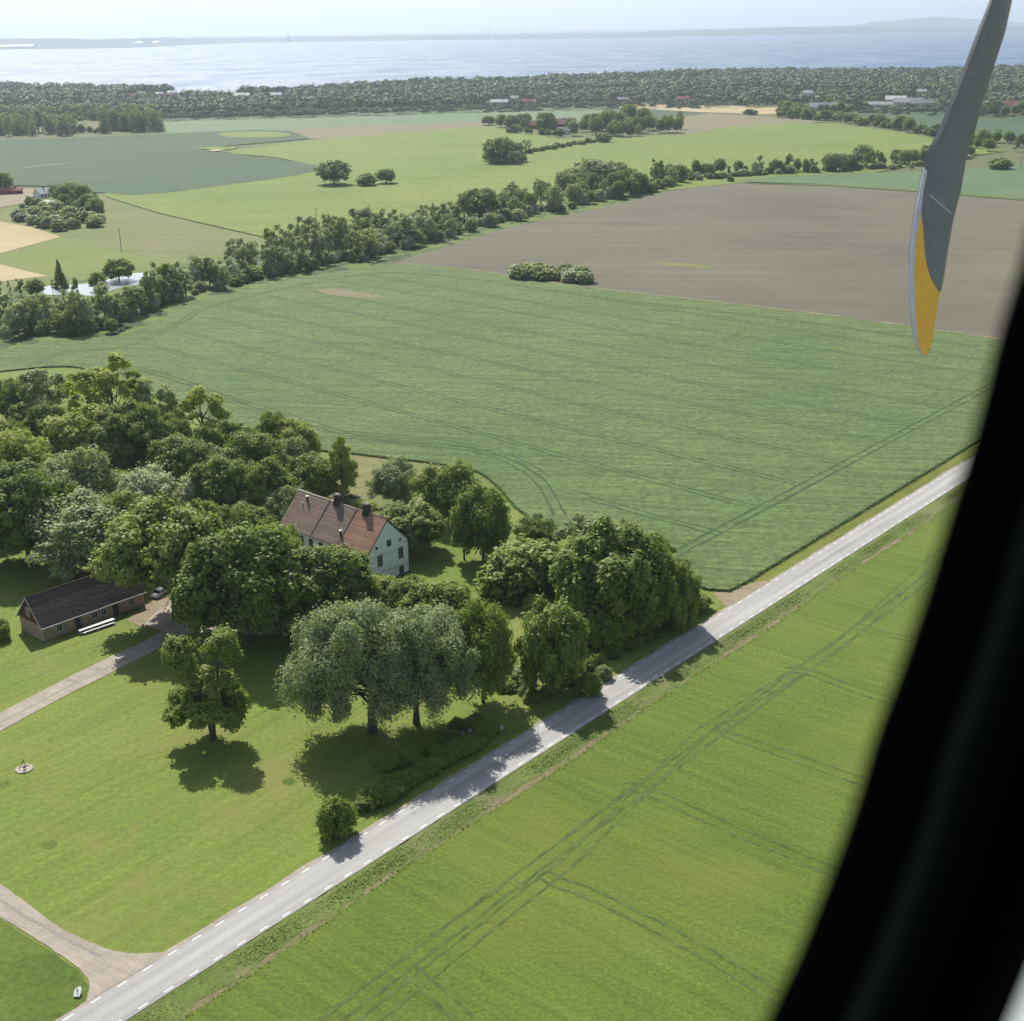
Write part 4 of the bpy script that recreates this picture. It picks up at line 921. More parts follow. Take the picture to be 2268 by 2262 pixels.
# wood interior fill: separate trees nobody sees the feet of
fr = random.Random(5)
k = 0
for x, y in [(20, 880), (100, 850), (110, 920), (215, 960), (330, 880), (400, 900), (430, 930), (10, 1010), (110, 1040), (300, 1060), (230, 1040), (390, 1050), (440, 1060), (470, 1030), (540, 1000), (-60, 900), (-60, 1000), (-90, 850), (-70, 1060), (560, 880), (520, 870), (440, 870), (150, 830), (60, 830)]:
    b = D(x, y); plant('tree', ['near_round_dark', 'near_broad_dark', 'near_round_grey', 'near_broad_olive'][k % 4], b, fr.uniform(9, 13), fr.uniform(9, 12), 'dark understorey tree filling the farm wood behind its edge trees', 'tree', 'understorey trees of the farm wood'); k += 1
for x, y in [(1130, 1120), (1190, 1110), (1235, 1090), (1060, 1110), (1170, 1065), (1270, 1140), (1210, 1195), (1150, 1215)]:
    b = D(x, y); plant('tree', ['near_round_mid', 'near_weeping', 'near_round_dark'][k % 3], b, fr.uniform(6, 9), fr.uniform(7, 10), 'dark tree filling the thicket around the weeping beech', 'tree', 'thicket trees by the weeping beech'); k += 1
# roadside hedge under the willows
for i in range(26):
    t_ = i/25; x = 692+(922-692)*t_+fr.uniform(-4, 4); y = 1536-(1536-1398)*t_-fr.uniform(0, 22)
    b = D(x, y); plant('hedge_shrub', fr.choice(['near_bush_dark', 'near_bush_mid', 'near_bush_dark']), b, fr.uniform(1.3, 2.6), fr.uniform(2.2, 3.6), 'low shrub of the ragged hedge between the willows and the road', 'shrub', 'hedge shrubs below the willows')
for i in range(22):
    t_ = i/21; x = 1000+(1330-1000)*t_+fr.uniform(-5, 5); y = 1330-(1330-1160)*t_-fr.uniform(0, 20)
    b = D(x, y); plant('hedge_shrub', fr.choice(['near_bush_dark', 'near_bush_mid']), b, fr.uniform(1.0, 2.3), fr.uniform(1.8, 3.4), 'low shrub in the shaded verge below the weeping beech', 'shrub', 'verge shrubs below the weeping beech')
for i in range(34):
    x = fr.uniform(720, 900); y0 = 1520-(x-690)*.6; y = y0-fr.uniform(14, 48)
    b = D(x, y); plant('garden_shrub', fr.choice(['near_bush_dark', 'near_bush_mid']), b, fr.uniform(.7, 1.9), fr.uniform(1.6, 3.4), 'shrub in the broken shade between the willow trunks and the roadside hedge', 'shrub', 'undergrowth shrubs under the willows')
# big double willow with its own trunks and crowns
def special(name, foot, h, lobes, leaf, per, size, seed, label, trunks, aspect=1, bark='bark', **kw):
    b = D(*foot); e = empty(name, (b[0]+(.8 if 'oak' in name else 0), b[1], .02), label, 'tree')
    v, q = leaves(lobes, per, size, seed, aspect=aspect, **kw)
    link('crown', npmesh(name+'_crown', v, q, [M[leaf]]), e)
    mb = MB()
    for (bx_, by_, tx, ty, tz, r_, sel) in trunks: limbs(mb, [lobes[i] for i in sel], tz, r_, seed, base=(bx_, by_), lean=(tx, ty), k=.9)
    mb.build('trunk', M[bark], e, True); return e
def dome(cx, cy, cz, rx, ry, rz, n, s0, s1, seed, zmin=-.35, sz=1.1):
    r = random.Random(seed); out = []
    for i in range(n):
        z = zmin+(1-zmin)*(i+.5)/n; rad = math.sqrt(1-z*z); a = i*2.39996+r.uniform(-.4, .4); q = r.uniform(.5, .9); s_ = r.uniform(s0, s1)
        out.append((cx+math.cos(a)*rad*rx*q, cy+math.sin(a)*rad*ry*q, cz+z*rz*q, s_, s_, s_*sz))
    return out
lb1 = dome(-2.0, 0, 11.2, 11.0, 9, 9.0, 70, 1.1, 2.2, 3, -.7, 1.3)
special('willow_tree', (703, 1380), 20, lb1, 'leaf_willow', 1500, .3, 51, 'larger left one of the two grey green willows by the road', [(0, 0, .5, .5, 8.5, .62, range(0, 70, 3))], aspect=2.2, droop=.25, spread=.6, rnd=.7, fill=.12)
lb2 = dome(1.2, 0, 10.6, 8.6, 8.5, 7.6, 54, 1.1, 2.0, 4, -.65, 1.3)
special('willow_tree', (786, 1366), 18, lb2, 'leaf_willow', 1300, .29, 52, 'smaller right hand willow of the pair beside the dark domed tree', [(0, 0, .3, .4, 8.0, .45, range(0, 54, 3))], aspect=2.2, droop=.25, spread=.6, rnd=.7, fill=.12)
# irregular oak on the lawn with a high left lobe and a high right lobe
ob = D(392, 1392); ppm = FPX/(ob[1]*ct+ALT*st)/S
ol = dome(-.1, 0, 5.3, 7.4, 5.0, 3.0, 28, 1.0, 1.7, 7, -.6, .8)+dome(-4.0, 1.0, 13.0, 2.2, 2.0, 3.6, 10, .9, 1.3, 8, -.7)+dome(2.6, 1.5, 14.2, 2.8, 2.2, 2.6, 9, .9, 1.4, 9, -.6)+dome(.5, 0, 9.2, 4.6, 3, 1.8, 8, .8, 1.2, 10)
special('oak_tree', (392, 1395), 16, ol, 'leaf_dark', 650, .38, 53, 'irregular oak standing alone on the lawn with two separate upper lobes', [(0, 0, .1, 0, 5.0, .42, range(0, 28)), (0, 0, -2.2, .6, 8.0, .3, range(28, 38)), (.1, 0, 1.2, .8, 8.5, .3, range(38, 55))], spread=.45)

# rough grass along the road, real tufts
def tufts(name, c0, c1, s0, s1, n, h, leaf, seed, z=.08, patchy=0):
    r = np.random.RandomState(seed); s_ = r.uniform(s0, s1, n); c = r.uniform(c0, c1, n)
    if patchy: keep = (np.sin(s_*.35)+np.sin(s_*.13+2)+r.uniform(-1, 1, n)) > patchy; s_ = s_[keep]; c = c[keep]
    P = dR[None]*s_[:, None]+nR[None]*c[:, None]; P = np.concatenate([P, (z+r.uniform(.03, h, len(s_)))[:, None]], 1)
    N = r.normal(size=P.shape)*.5; N[:, 2] += 1.0
    v, q = quads(P, N, .17, r, 1.3, .9, .35); tag(link(name, npmesh(name, v, q, [M[leaf]])), 'rough grass growing in the verge beside the road', kind='stuff')
tufts('verge_grass', -106.2, -103.6, 20, 330, 18000, .2, 'tuft_green', 1, patchy=-.4)
tufts('verge_grass', -106.2, -104.4, 20, 330, 18000, .4, 'tuft_pale', 2, patchy=.5)
tufts('verge_grass', -117.5, -113.0, 212, 420, 9000, .35, 'tuft_pale', 3, patchy=-.3)
def crop_edge(poly_pts, n, h, z, leaf, name, seed, lab):
    r = np.random.RandomState(seed); P = np.array([p[:2] for p in poly_pts]); seg = np.linalg.norm(P[1:]-P[:-1], axis=1); i = r.choice(len(seg), n, p=seg/seg.sum()); f = r.uniform(0, 1, n)[:, None]
    Q = P[i]*(1-f)+P[i+1]*f+r.normal(size=(n, 2))*.25; Q = np.concatenate([Q, (z+r.uniform(-.3, h, n))[:, None]], 1)
    N = r.normal(size=Q.shape); N[:, 2] += .4; v, q = quads(Q, N, .28, r, 1.8, .2, .6, .8); tag(link(name, npmesh(name, v, q, [M[leaf]])), lab, kind='stuff')
crop_edge(gp, 9000, .06, WZ, 'tuft_wheat', 'wheat_edge', 8, 'ragged edge of the wheat by the garden')
crop_edge(dens(eW, 6), 4000, .06, WZ, 'tuft_wheat', 'wheat_edge', 9, 'ragged edge of the wheat along the road verge')
crop_edge([p for p in limeP if p[1] < 400][:48], 12000, .12, LZ, 'tuft_pale', 'barley_edge', 6, 'ragged edge of the young barley')

# ------------------------------------------------------------------ stream belt and copses
mr = random.Random(21)
def interp(P, t):
    n = len(P)-1; i = min(n-1, int(t*n)); f = t*n-i; return (P[i][0]*(1-f)+P[i+1][0]*f, P[i][1]*(1-f)+P[i+1][1]*f)
def belt(lo, hi, n, kinds, h0, h1, label, group, wr=(.65, 1.0), name='tree', cat='tree', parts=False, even=True):
    for i in range(n):
        t = (i+mr.uniform(0, 1))/n if even else mr.random(); q = mr.random(); a, b_ = interp(lo, t), interp(hi, t)
        x, y = a[0]*(1-q)+b_[0]*q, a[1]*(1-q)+b_[1]*q; b = D(x, y); h = h0*.72+(h1*1.08-h0*.72)*mr.betavariate(2, 2)
        plant(name, mr.choice(kinds), b, h, h*mr.uniform(*wr), label, cat, group, parts)
SCR = ['mid_scraggy_grey', 'mid_scraggy_silver', 'mid_scraggy_silver', 'mid_scraggy_grey', 'mid_scraggy_mid', 'mid_tall_grey', 'mid_open_grey']
GRN = ['mid_round_mid', 'mid_round_grey', 'mid_broad_dark', 'mid_round_dark', 'mid_scraggy_mid']
BSH = ['mid_bush_grey', 'mid_bush_mid', 'mid_bush_silver']
gB = 'trees of the long stream belt'; gS = 'understorey shrubs of the stream belt'
loA = [(0, 642), (110, 630), (220, 628)]; hiA = [(0, 618), (110, 612), (240, 604)]
belt(loA, hiA, 22, SCR, 10, 14, 'greyish alder in the dark clump of the belt nearest the left picture edge', gB)
belt([(20, 640), (220, 630)], [(20, 625), (220, 615)], 12, ['mid_bush_mid', 'mid_round_dark'], 4, 7, 'dark understorey shrub in the belt clump near the left edge', gS, (.9, 1.4), 'shrub', 'shrub')
loB = [(215, 612), (300, 580), (340, 566), (420, 548), (480, 532)]; hiB = [(250, 592), (320, 560), (400, 528), (480, 503)]
belt(loB, hiB, 34, SCR, 9.5, 15, 'pale greyish alder in the belt between the pond and the wheat', gB)
belt(loB, [(240, 595), (330, 560), (480, 522)], 16, BSH, 3.5, 6, 'shrub in front of the alders between pond and wheat', gS, (.9, 1.4), 'shrub', 'shrub')
loC = [(480, 530), (560, 516), (640, 498), (700, 492)]; hiC = [(500, 498), (580, 478), (660, 455), (700, 462)]
belt(loC, hiC, 32, SCR+['mid_round_grey'], 12, 18, 'grey leaved tree in the belt below the near utility pole of the lime field', gB)
belt(loC, [(480, 520), (700, 480)], 16, BSH+['mid_round_dark'], 4, 7, 'shrub at the wheat side foot of the belt left of the ploughed field', gS, (.9, 1.4), 'shrub', 'shrub')
loD = [(690, 492), (770, 470), (850, 450), (950, 425)]; hiD = [(690, 462), (780, 436), (870, 410), (960, 390)]
belt(loD, hiD, 30, SCR+['mid_open_grey'], 10, 16, 'feathery tree in the belt beside the near corner of the ploughed field', gB)
belt(loD, [(700, 478), (960, 410)], 24, BSH+['mid_round_mid'], 4, 7.5, 'round shrub of the belt along the near corner of the ploughed field', gS, (.9, 1.4), 'shrub', 'shrub')
loE = [(950, 425), (1050, 402), (1130, 385), (1200, 370), (1290, 350)]; hiE = [(960, 388), (1080, 362), (1180, 345), (1290, 334)]
belt(loE, hiE, 38, GRN+['mid_round_grey', 'mid_tall_grey'], 10, 16, 'green tree of the belt along the far left side of the ploughed field', gB, (.7, 1.0))
belt(loE, [(960, 408), (1290, 342)], 26, BSH, 4, 8, 'shrub of the belt along the far left side of the ploughed field', gS, (.9, 1.4), 'shrub', 'shrub')
belt([(1290, 342), (1360, 336), (1450, 330), (1550, 327)], [(1290, 332), (1400, 327), (1550, 322)], 26, GRN+['mid_tall_grey', 'mid_scraggy_mid', 'mid_scraggy_grey'], 7, 13, 'separate tree in the thin row beyond the ploughed field', 'row of trees beyond the ploughed field', (.55, .9))
belt([(1550, 326), (1650, 320), (1770, 312)], [(1550, 318), (1650, 312), (1770, 300)], 18, GRN+['mid_round_grey'], 9, 15, 'full crowned tree in the row beyond the ploughed field near the propeller', 'row of trees beyond the ploughed field', (.8, 1.2))
belt([(1290, 344), (1450, 331), (1770, 316)], [(1290, 338), (1450, 328), (1770, 312)], 34, BSH, 3, 5.5, 'low shrub at the foot of the row beyond the ploughed field', 'shrubs below the row beyond the ploughed field', (1.0, 1.8), 'shrub', 'shrub')
belt([(1790, 303), (1870, 292), (2010, 300)], [(1790, 282), (1870, 268), (2010, 262)], 26, GRN, 9, 14, 'tree of the wood right of the propeller', 'trees of the right hand belt', (.8, 1.1))
# single trees of the middle distance
for nm, pr, x, y, tp, w, lb in [
  ('spruce_tree', 'mid_conifer', 115, 545, 489, 30, 'dark pointed spruce standing by the pond'),
  ('tree', 'mid_broad_dark', 225, 531, 486, 58, 'dark spreading tree between the two halves of the pond'),
  ('tree', 'mid_round_dark', 70, 560, 524, 36, 'small round dark tree left of the spruce'),
  ('tree', 'mid_scraggy_mid', 40, 560, 524, 24, 'slender tree left of the small round dark tree'),
  ('tree', 'mid_round_mid', 185, 550, 512, 30, 'small leafy tree standing in front of the pond'),
  ('tree', 'mid_scraggy_mid', 145, 560, 522, 20, 'thin tree at the near bank of the pond right of the spruce'),
  ('dead_tree', 'mid_snag', 5, 580, 524, 22, 'bare dead trunk at the left picture edge'), ('dead_tree', 'mid_snag', 24, 584, 527, 18, 'bare leaning trunk beside the one at the left edge'),
  ('dead_tree', 'mid_snag', 100, 556, 526, 16, 'thin bare trunk in front of the pond'),
  ('tree', 'mid_scraggy_grey', 640, 462, 405, 52, 'tallest tree of the belt with a narrow spike top'),
  ('dead_tree', 'mid_snag', 702, 460, 412, 26, 'bare trunk left of the flat topped bare group'), ('dead_tree', 'mid_open_grey', 722, 458, 395, 40, 'flat topped nearly bare pale tree in the belt'), ('dead_tree', 'mid_snag', 742, 452, 392, 36, 'bare forked tree in the flat topped group'),
  ('dead_tree', 'mid_snag', 800, 438, 385, 26, 'bare spiky tree right of the flat topped group'), ('dead_tree', 'mid_snag', 820, 434, 380, 24, 'last bare spiky tree before the round green crowns'),
  ('tree', 'mid_broad_dark', 905, 415, 352, 78, 'large dark domed tree in the belt'),
  ('tree', 'mid_round_grey', 1118, 352, 296, 92, 'big domed clump tree rising above the belt'), ('tree', 'mid_round_mid', 1165, 350, 305, 60, 'round tree right of the big domed clump'), ('tree', 'mid_round_grey', 1085, 358, 312, 56, 'round tree left of the big domed clump'),
  ('tree', 'mid_broad_dark', 630, 349, 300, 62, 'large dark field tree, leftmost of three on the lime field'),
  ('tree', 'mid_bush_mid', 693, 351, 324, 34, 'small squat field tree, middle one of three'), ('tree', 'mid_round_dark', 729, 347, 316, 38, 'round field tree, rightmost of three'),
  ('tree', 'mid_broad_dark', 944, 308, 256, 62, 'large dark tree of the small copse on the lime field'), ('tree', 'mid_round_dark', 972, 306, 266, 40, 'dark tree on the right of the small copse'),
  ('tree', 'mid_round_dark', 922, 305, 284, 26, 'low dark tree on the left of the small copse'), ('shrub', 'mid_bush_grey', 935, 310, 296, 24, 'grey shrub at the foot of the small copse'), ('tree', 'mid_round_grey', 956, 309, 287, 22, 'small tree in front of the small copse'), ('tree', 'mid_round_grey', 972, 311, 284, 26, 'pale rounded tree in front of the small copse'),
  ('tree', 'mid_round_dark', 986, 308, 291, 18, 'tiny round tree at the right end of the small copse'), ('tree', 'mid_open_grey', 992, 290, 264, 24, 'thin pale tree just behind the small copse'),
  ('tree', 'mid_round_dark', 8, 364, 322, 40, 'dark tree by the farm yard at the left edge'),
  ('bush', 'mid_bush_mid', 1138, 269, 248, 28, 'round bush at the field hedge end before the farm copse'), ('tree', 'mid_round_dark', 921, 237, 217, 28, 'lone round tree at the left end of the farm copse'),
  ('bush', 'mid_bush_mid', 1888, 320, 295, 40, 'isolated bush on the green strip right of the propeller'), ('bush', 'mid_bush_mid', 1415, 217, 204, 24, 'isolated bush on the tan field edge'),
  ('bush', 'mid_bush_mid', 1378, 344, 331, 12, 'tiny bush at the far corner of the ploughed field')]:
    T(nm, pr, x, y, tp, w, lb, 'shrub' if 'bush' in pr else 'tree', parts=(y > 400 or w > 40))
# hedge behind the small copse, shrubs and trees of the left farm
belt([(996, 291), (1050, 282), (1125, 272)], [(996, 288), (1050, 279), (1125, 268)], 16, BSH[:2], 3.5, 5.5, 'shrub of the hedge running from the small copse to the farm copse', 'field hedge shrubs', (1.1, 1.8), 'hedge_shrub', 'shrub')
belt([(20, 410), (60, 425), (110, 436), (190, 430)], [(50, 385), (90, 398), (150, 400), (190, 410)], 44, ['mid_bush_grey', 'mid_bush_mid', 'mid_bush_silver'], 4, 7, 'low grey green shrub of the thicket below the left farm', 'thicket shrubs at the left farm', (1.1, 1.7), 'shrub', 'shrub')
belt([(110, 395), (150, 405), (195, 412)], [(100, 372), (150, 375), (185, 380)], 22, ['mid_round_dark', 'mid_broad_dark', 'mid_round_grey'], 8, 13, 'dark tree around the shed of the left farm', 'trees at the left farm', (.8, 1.1))
belt([(970, 527), (1010, 530), (1060, 534), (1105, 537)], [(985, 515), (1040, 518), (1090, 520), (1105, 526)], 26, ['mid_bush_grey', 'mid_bush_mid', 'mid_bush_silver'], 4, 6.5, 'shrub of the island thicket between ploughed field and wheat', 'island thicket shrubs', (1.2, 1.8), 'shrub', 'shrub', True)
# farm copse
gC = 'trees of the farm copse'
belt([(945, 245), (975, 247), (1000, 248)], [(945, 240), (975, 240), (1000, 242)], 6, ['mid_round_dark', 'mid_round_mid'], 12, 15, 'dark tree on the left of the red roofed farm', gC, (.8, 1.1))
belt([(950, 251), (1000, 256), (1060, 260)], [(950, 249), (1000, 254), (1060, 258)], 10, ['mid_round_mid', 'mid_bush_mid'], 7, 9, 'small round orchard tree in front of the red roofed farm', gC, (.8, 1.0))
T('tree', 'mid_broad_dark', 1030, 252, 210, 40, 'tall dark tree in front of the red farm roof', parts=False)
belt([(1070, 256), (1150, 262), (1190, 262)], [(1080, 243), (1150, 243), (1200, 243)], 18, ['mid_round_mid', 'mid_broad_dark', 'mid_round_grey'], 14, 20, 'tall tree in the right half of the farm copse', gC, (.7, .95))
belt([(1195, 260), (1240, 257), (1290, 252)], [(1200, 243), (1240, 243), (1285, 243)], 13, ['mid_round_mid', 'mid_tall_grey', 'mid_broad_dark'], 14, 18, 'tall row tree with open trunks at the right end of the farm copse', gC, (.6, .85))
T('tree', 'mid_broad_dark', 1186, 236, 195, 34, 'tall dark tree rising behind the farm copse', parts=False); T('tree', 'mid_round_dark', 1214, 238, 200, 28, 'second tall tree rising behind the farm copse', parts=False)
# rows left: two poplar blocks and the row behind them
belt([(-20, 259), (60, 258), (140, 256)], [(-20, 250), (60, 249), (140, 247)], 24, ['mid_column_grey', 'mid_tall_grey', 'mid_column_grey'], 19, 24, 'tall pale poplar in the block at the left edge', 'left block of poplars', (.55, .85))
belt([(196, 252), (250, 251), (302, 249)], [(200, 243), (250, 242), (300, 241)], 22, ['mid_column_grey', 'mid_tall_grey', 'mid_column_dark'], 20, 25, 'tall poplar in the compact block right of the gap', 'right block of poplars', (.55, .85))
belt([(148, 254), (192, 252)], [(148, 250), (192, 249)], 6, ['mid_bush_mid', 'mid_round_dark'], 5, 10, 'low tree in the gap between the poplar blocks', 'low trees between the poplar blocks', (.8, 1.2))
belt([(-20, 232), (150, 230), (300, 224)], [(-20, 226), (150, 222), (300, 218)], 34, ['mid_column_grey', 'mid_round_grey', 'mid_column_dark'], 15, 20, 'tree of the long row behind the poplar blocks', 'row behind the poplar blocks', (.6, .9))
# hedge and trees right
belt([(1470, 224), (1560, 229), (1650, 240), (1770, 262)], [(1470, 219), (1560, 223), (1650, 234), (1770, 256)], 40, ['mid_bush_mid', 'mid_round_dark', 'mid_round_mid', 'mid_bush_mid'], 7, 13, 'dark shrubby tree of the hedge above the lime field on the right', 'right hedge trees', (.9, 1.3))
belt([(1465, 218), (1510, 214), (1600, 212)], [(1465, 208), (1510, 206), (1600, 204)], 16, ['mid_round_mid', 'mid_round_dark', 'mid_bush_mid'], 8, 14, 'tree around the grey roofed farm on the right', 'trees at the grey roofed farm', (.8, 1.1))
belt([(1560, 214), (1640, 212)], [(1560, 207), (1640, 206)], 8, ['mid_round_mid', 'mid_bush_mid'], 6, 10, 'garden tree right of the grey roofed farm', 'trees at the grey roofed farm', (.9, 1.1))
belt([(1790, 218), (1932, 222), (2010, 235)], [(1790, 208), (1932, 212), (2010, 220)], 20, ['mid_round_mid', 'mid_round_dark', 'mid_round_grey'], 9, 14, 'tree at the field edge right of the propeller below the far wood', 'trees below the far wood on the right', (.9, 1.2))
belt([(1350, 194), (1440, 196), (1490, 199)], [(1350, 191), (1440, 193), (1490, 196)], 14, ['mid_round_mid', 'mid_bush_mid'], 6, 10, 'small tree between the tan field and the far wood', 'small trees behind the tan field', (.9, 1.2))

# ------------------------------------------------------------------ buildings in the distance
def small_house(name, x, y, lw, wd, eh, rh, ang, wallm, roofm, label, cat='house', group=None, nwin=3):
    b = D(x, y); e = empty(name, b, label, cat, group, ang)
    mb = MB(); mb.prism([(-lw/2, q, z) for q, z in ((-wd/2, 0), (wd/2, 0), (wd/2, eh), (0, eh+rh-.1), (-wd/2, eh))], (lw, 0, 0)); mb.build('wall', wallm, e)
    mb = MB(); o_ = .5; k = rh/(wd/2)
    mb.prism([(-lw/2-o_, q, z) for q, z in ((-wd/2-o_, eh-o_*k), (0, eh+rh), (wd/2+o_, eh-o_*k), (wd/2+o_, eh-o_*k+.25), (0, eh+rh+.28), (-wd/2-o_, eh-o_*k+.25))], (lw+2*o_, 0, 0)); rf = mb.build('roof', roofm, e)
    mb = MB(); mb.box((lw*.2, 0, 0), (1, 0, 0), (0, 1, 0), (0, 0, 1), -.5, .5, -.4, .4, eh+rh-.8, eh+rh+1.1); mb.build('chimney', M['chim'], rf)
    for i in range(nwin):
        u = -lw/2+lw*(i+.5)/nwin; mb = MB(); mb.box((u, -wd/2, 0), (1, 0, 0), (0, -1, 0), (0, 0, 1), -.6, .6, .01, .06, eh*.35, eh*.75); mb.build('window', M['glass'], e)
    return e
M['r_white'] = plain('pale_metal_roof', (.75, .76, .74), .4); M['r_grey'] = plain('grey_sheet_roof', (.42, .42, .4), .6); M['r_red'] = plain('red_tile_roof', (.32, .12, .09), .8); M['w_red'] = plain('falu_red_wall', (.25, .06, .05), .85); M['w_cream'] = plain('cream_wall', (.7, .66, .55), .8)  # first roof is an even pale metal colour
vb = [(192, 186, 9, 6, 'r_grey', 'white'), (252, 187, 30, 8, 'r_red', 'white'), (268, 183, 16, 8, 'r_grey', 'white'), (300, 184, 14, 8, 'r_white', 'w_cream'), (318, 187, 26, 9, 'r_red', 'white'), (328, 181, 9, 9, 'r_white', 'white'), (345, 180, 8, 9, 'r_white', 'w_cream'), (360, 180, 8, 9, 'r_white', 'white'),
      (374, 180, 8, 9, 'r_grey', 'white'), (392, 180, 8, 9, 'r_white', 'w_cream'), (412, 180, 16, 9, 'r_white', 'w_cream'), (430, 181, 8, 9, 'r_white', 'white'), (444, 181, 8, 9, 'r_white', 'white'), (458, 187, 26, 10, 'r_white', 'w_cream'), (520, 186, 18, 10, 'r_white', 'white'), (578, 192, 14, 8, 'r_grey', 'white'), (588, 165, 8, 7, 'r_white', 'white'), (728, 186, 7, 6, 'r_white', 'white'),
      (942, 198, 24, 9, 'r_white', 'white'), (970, 190, 11, 8, 'r_white', 'white'), (996, 197, 14, 9, 'r_red', 'white'), (1175, 193, 16, 8, 'r_grey', 'w_red'), (1288, 192, 18, 9, 'r_red', 'w_cream'), (1523, 183, 14, 9, 'r_white', 'white'), (1690, 193, 26, 11, 'r_white', 'white'), (1712, 198, 34, 12, 'r_grey', 'white'), (1740, 200, 26, 11, 'r_grey', 'white'), (1738, 180, 13, 8, 'r_white', 'white'), (1912, 204, 26, 11, 'r_red', 'w_cream'), (1660, 203, 30, 8, 'r_grey', 'w_cream')]
words = ['lone', 'long', 'low', 'pale', 'broad', 'narrow', 'second narrow', 'third narrow', 'grey gabled', 'cream gabled', 'brightly sunlit', 'little', 'last little', 'wide', 'isolated', 'grey', 'tiny hillside', 'tiny white', 'white fronted', 'upper', 'red tiled', 'dark red', 'sandy', 'white topped', 'sunlit', 'big grey', 'large grey', 'small far', 'red roofed', 'flat grey']
where = ['deep in the wood left of the village'] + ['in the village row at the far left wood']*12 + ['at the near edge of the village', 'right of the village before the wood', 'half hidden right of the village', 'high in the wood right of the village', 'in the wood left of the farm copse', 'behind the pale green field, by the wood edge', 'above the pair by the wood edge', 'right of the pair by the wood edge', 'at the edge of the tan field', 'between trees behind the tan field', 'in the wood above the right farm', 'among the barns right of centre', 'among the barns right of centre', 'among the barns right of centre', 'in the trees above the right barns', 'at the right picture edge', 'left of the right hand barns']
clear_pts = []
hr = random.Random(9)
for i, (x, y, lw, wd, rm, wm) in enumerate(vb):
    small_house('distant_house', x, y, lw, wd, 5.5 if y < 190 else 3.8, wd*.38, hr.uniform(-.5, .35), M[wm], M[rm], '%s %s house %s' % (words[i], {'r_white': 'bright roofed', 'r_grey': 'dull roofed', 'r_red': 'rust roofed'}[rm], where[i]), group='distant houses'); b = D(x, y); clear_pts.append((b[0], b[1], lw/2+9))
small_house('farm_building', 1050, 245, 40, 12, 6, 5, -.05, M['w_red'], plain('old_pink_roof', (.34, .2, .18), .85), 'long red farm building with faded pink roof inside the farm copse', 'barn', nwin=6)
small_house('farm_building', 1008, 243, 24, 10, 4, 4, .1, M['w_red'], M['r_red'], 'dark red side building left of the long red farm', 'barn')
small_house('farmhouse_white', 1062, 254, 12, 8, 4, 3, .5, M['white'], M['r_grey'], 'small white house beside the long red farm building', 'house')
small_house('farm_building', 1552, 209, 34, 14, 4.5, 5, .05, M['w_cream'], M['r_grey'], 'large grey roofed barn of the farm on the right', 'barn', nwin=5)
small_house('farm_building', 1585, 207, 18, 9, 3.5, 3, -.2, M['black'], M['r_white'], 'dark shed with a bright roof right of the grey roofed barn', 'shed')
small_house('shed', 108, 392, 16, 7, 3, 1.6, .15, M['w_red'], M['r_grey'], 'grey roofed shed among the bushes of the left farm', 'shed')
small_house('farmhouse_white', 80, 373, 9, 6, 3, 3, 1.1, M['white'], M['r_white'], 'white gabled house at the yard of the left farm', 'house')
small_house('shed', 22, 366, 14, 6, 2.5, 1.6, .2, M['w_red'], M['r_red'], 'low red shed in the yard at the left edge', 'shed')
def far_mast(x, ytop, dist, label, w=3):
    d = ray(x, hor(x)); d = d[:2]/d[1]*dist; top = ALT+(hor(x)-ytop)/FPX*dist
    mb = MB(); mb.tube([(d[0], d[1], 0), (d[0], d[1], top)], [w, w*.4], 8); o = mb.build('mast', M['r_grey']); tag(o, label, 'mast')
far_mast(1082, 62, 15500, 'faint tall mast on the far shore, the left one of two', 6); far_mast(1153, 62, 15500, 'faint tall mast on the far shore, the right one of two', 6)
far_mast(638, 77, 14500, 'short dark tower on the far shore', 22)
for x, y, lw, lb in ((30, 101, 330, 'long white hall on the far shore at the left'), (307, 90, 80, 'small white building on the far shore'), (345, 91, 60, 'second small white building on the far shore')):
    d = ray(x, hor(x)); dd = sd(x)*(1.12 if y > 95 else 1.3); d = d[:2]/d[1]*dd
    e = empty('white_hall', (d[0], d[1], 0), lb, 'building'); mb = MB(); mb.prism([(-lw/2, q, z) for q, z in ((-60, 0), (60, 0), (60, 22), (0, 34), (-60, 22))], (lw, 0, 0)); mb.build('wall', M['r_white'], e)

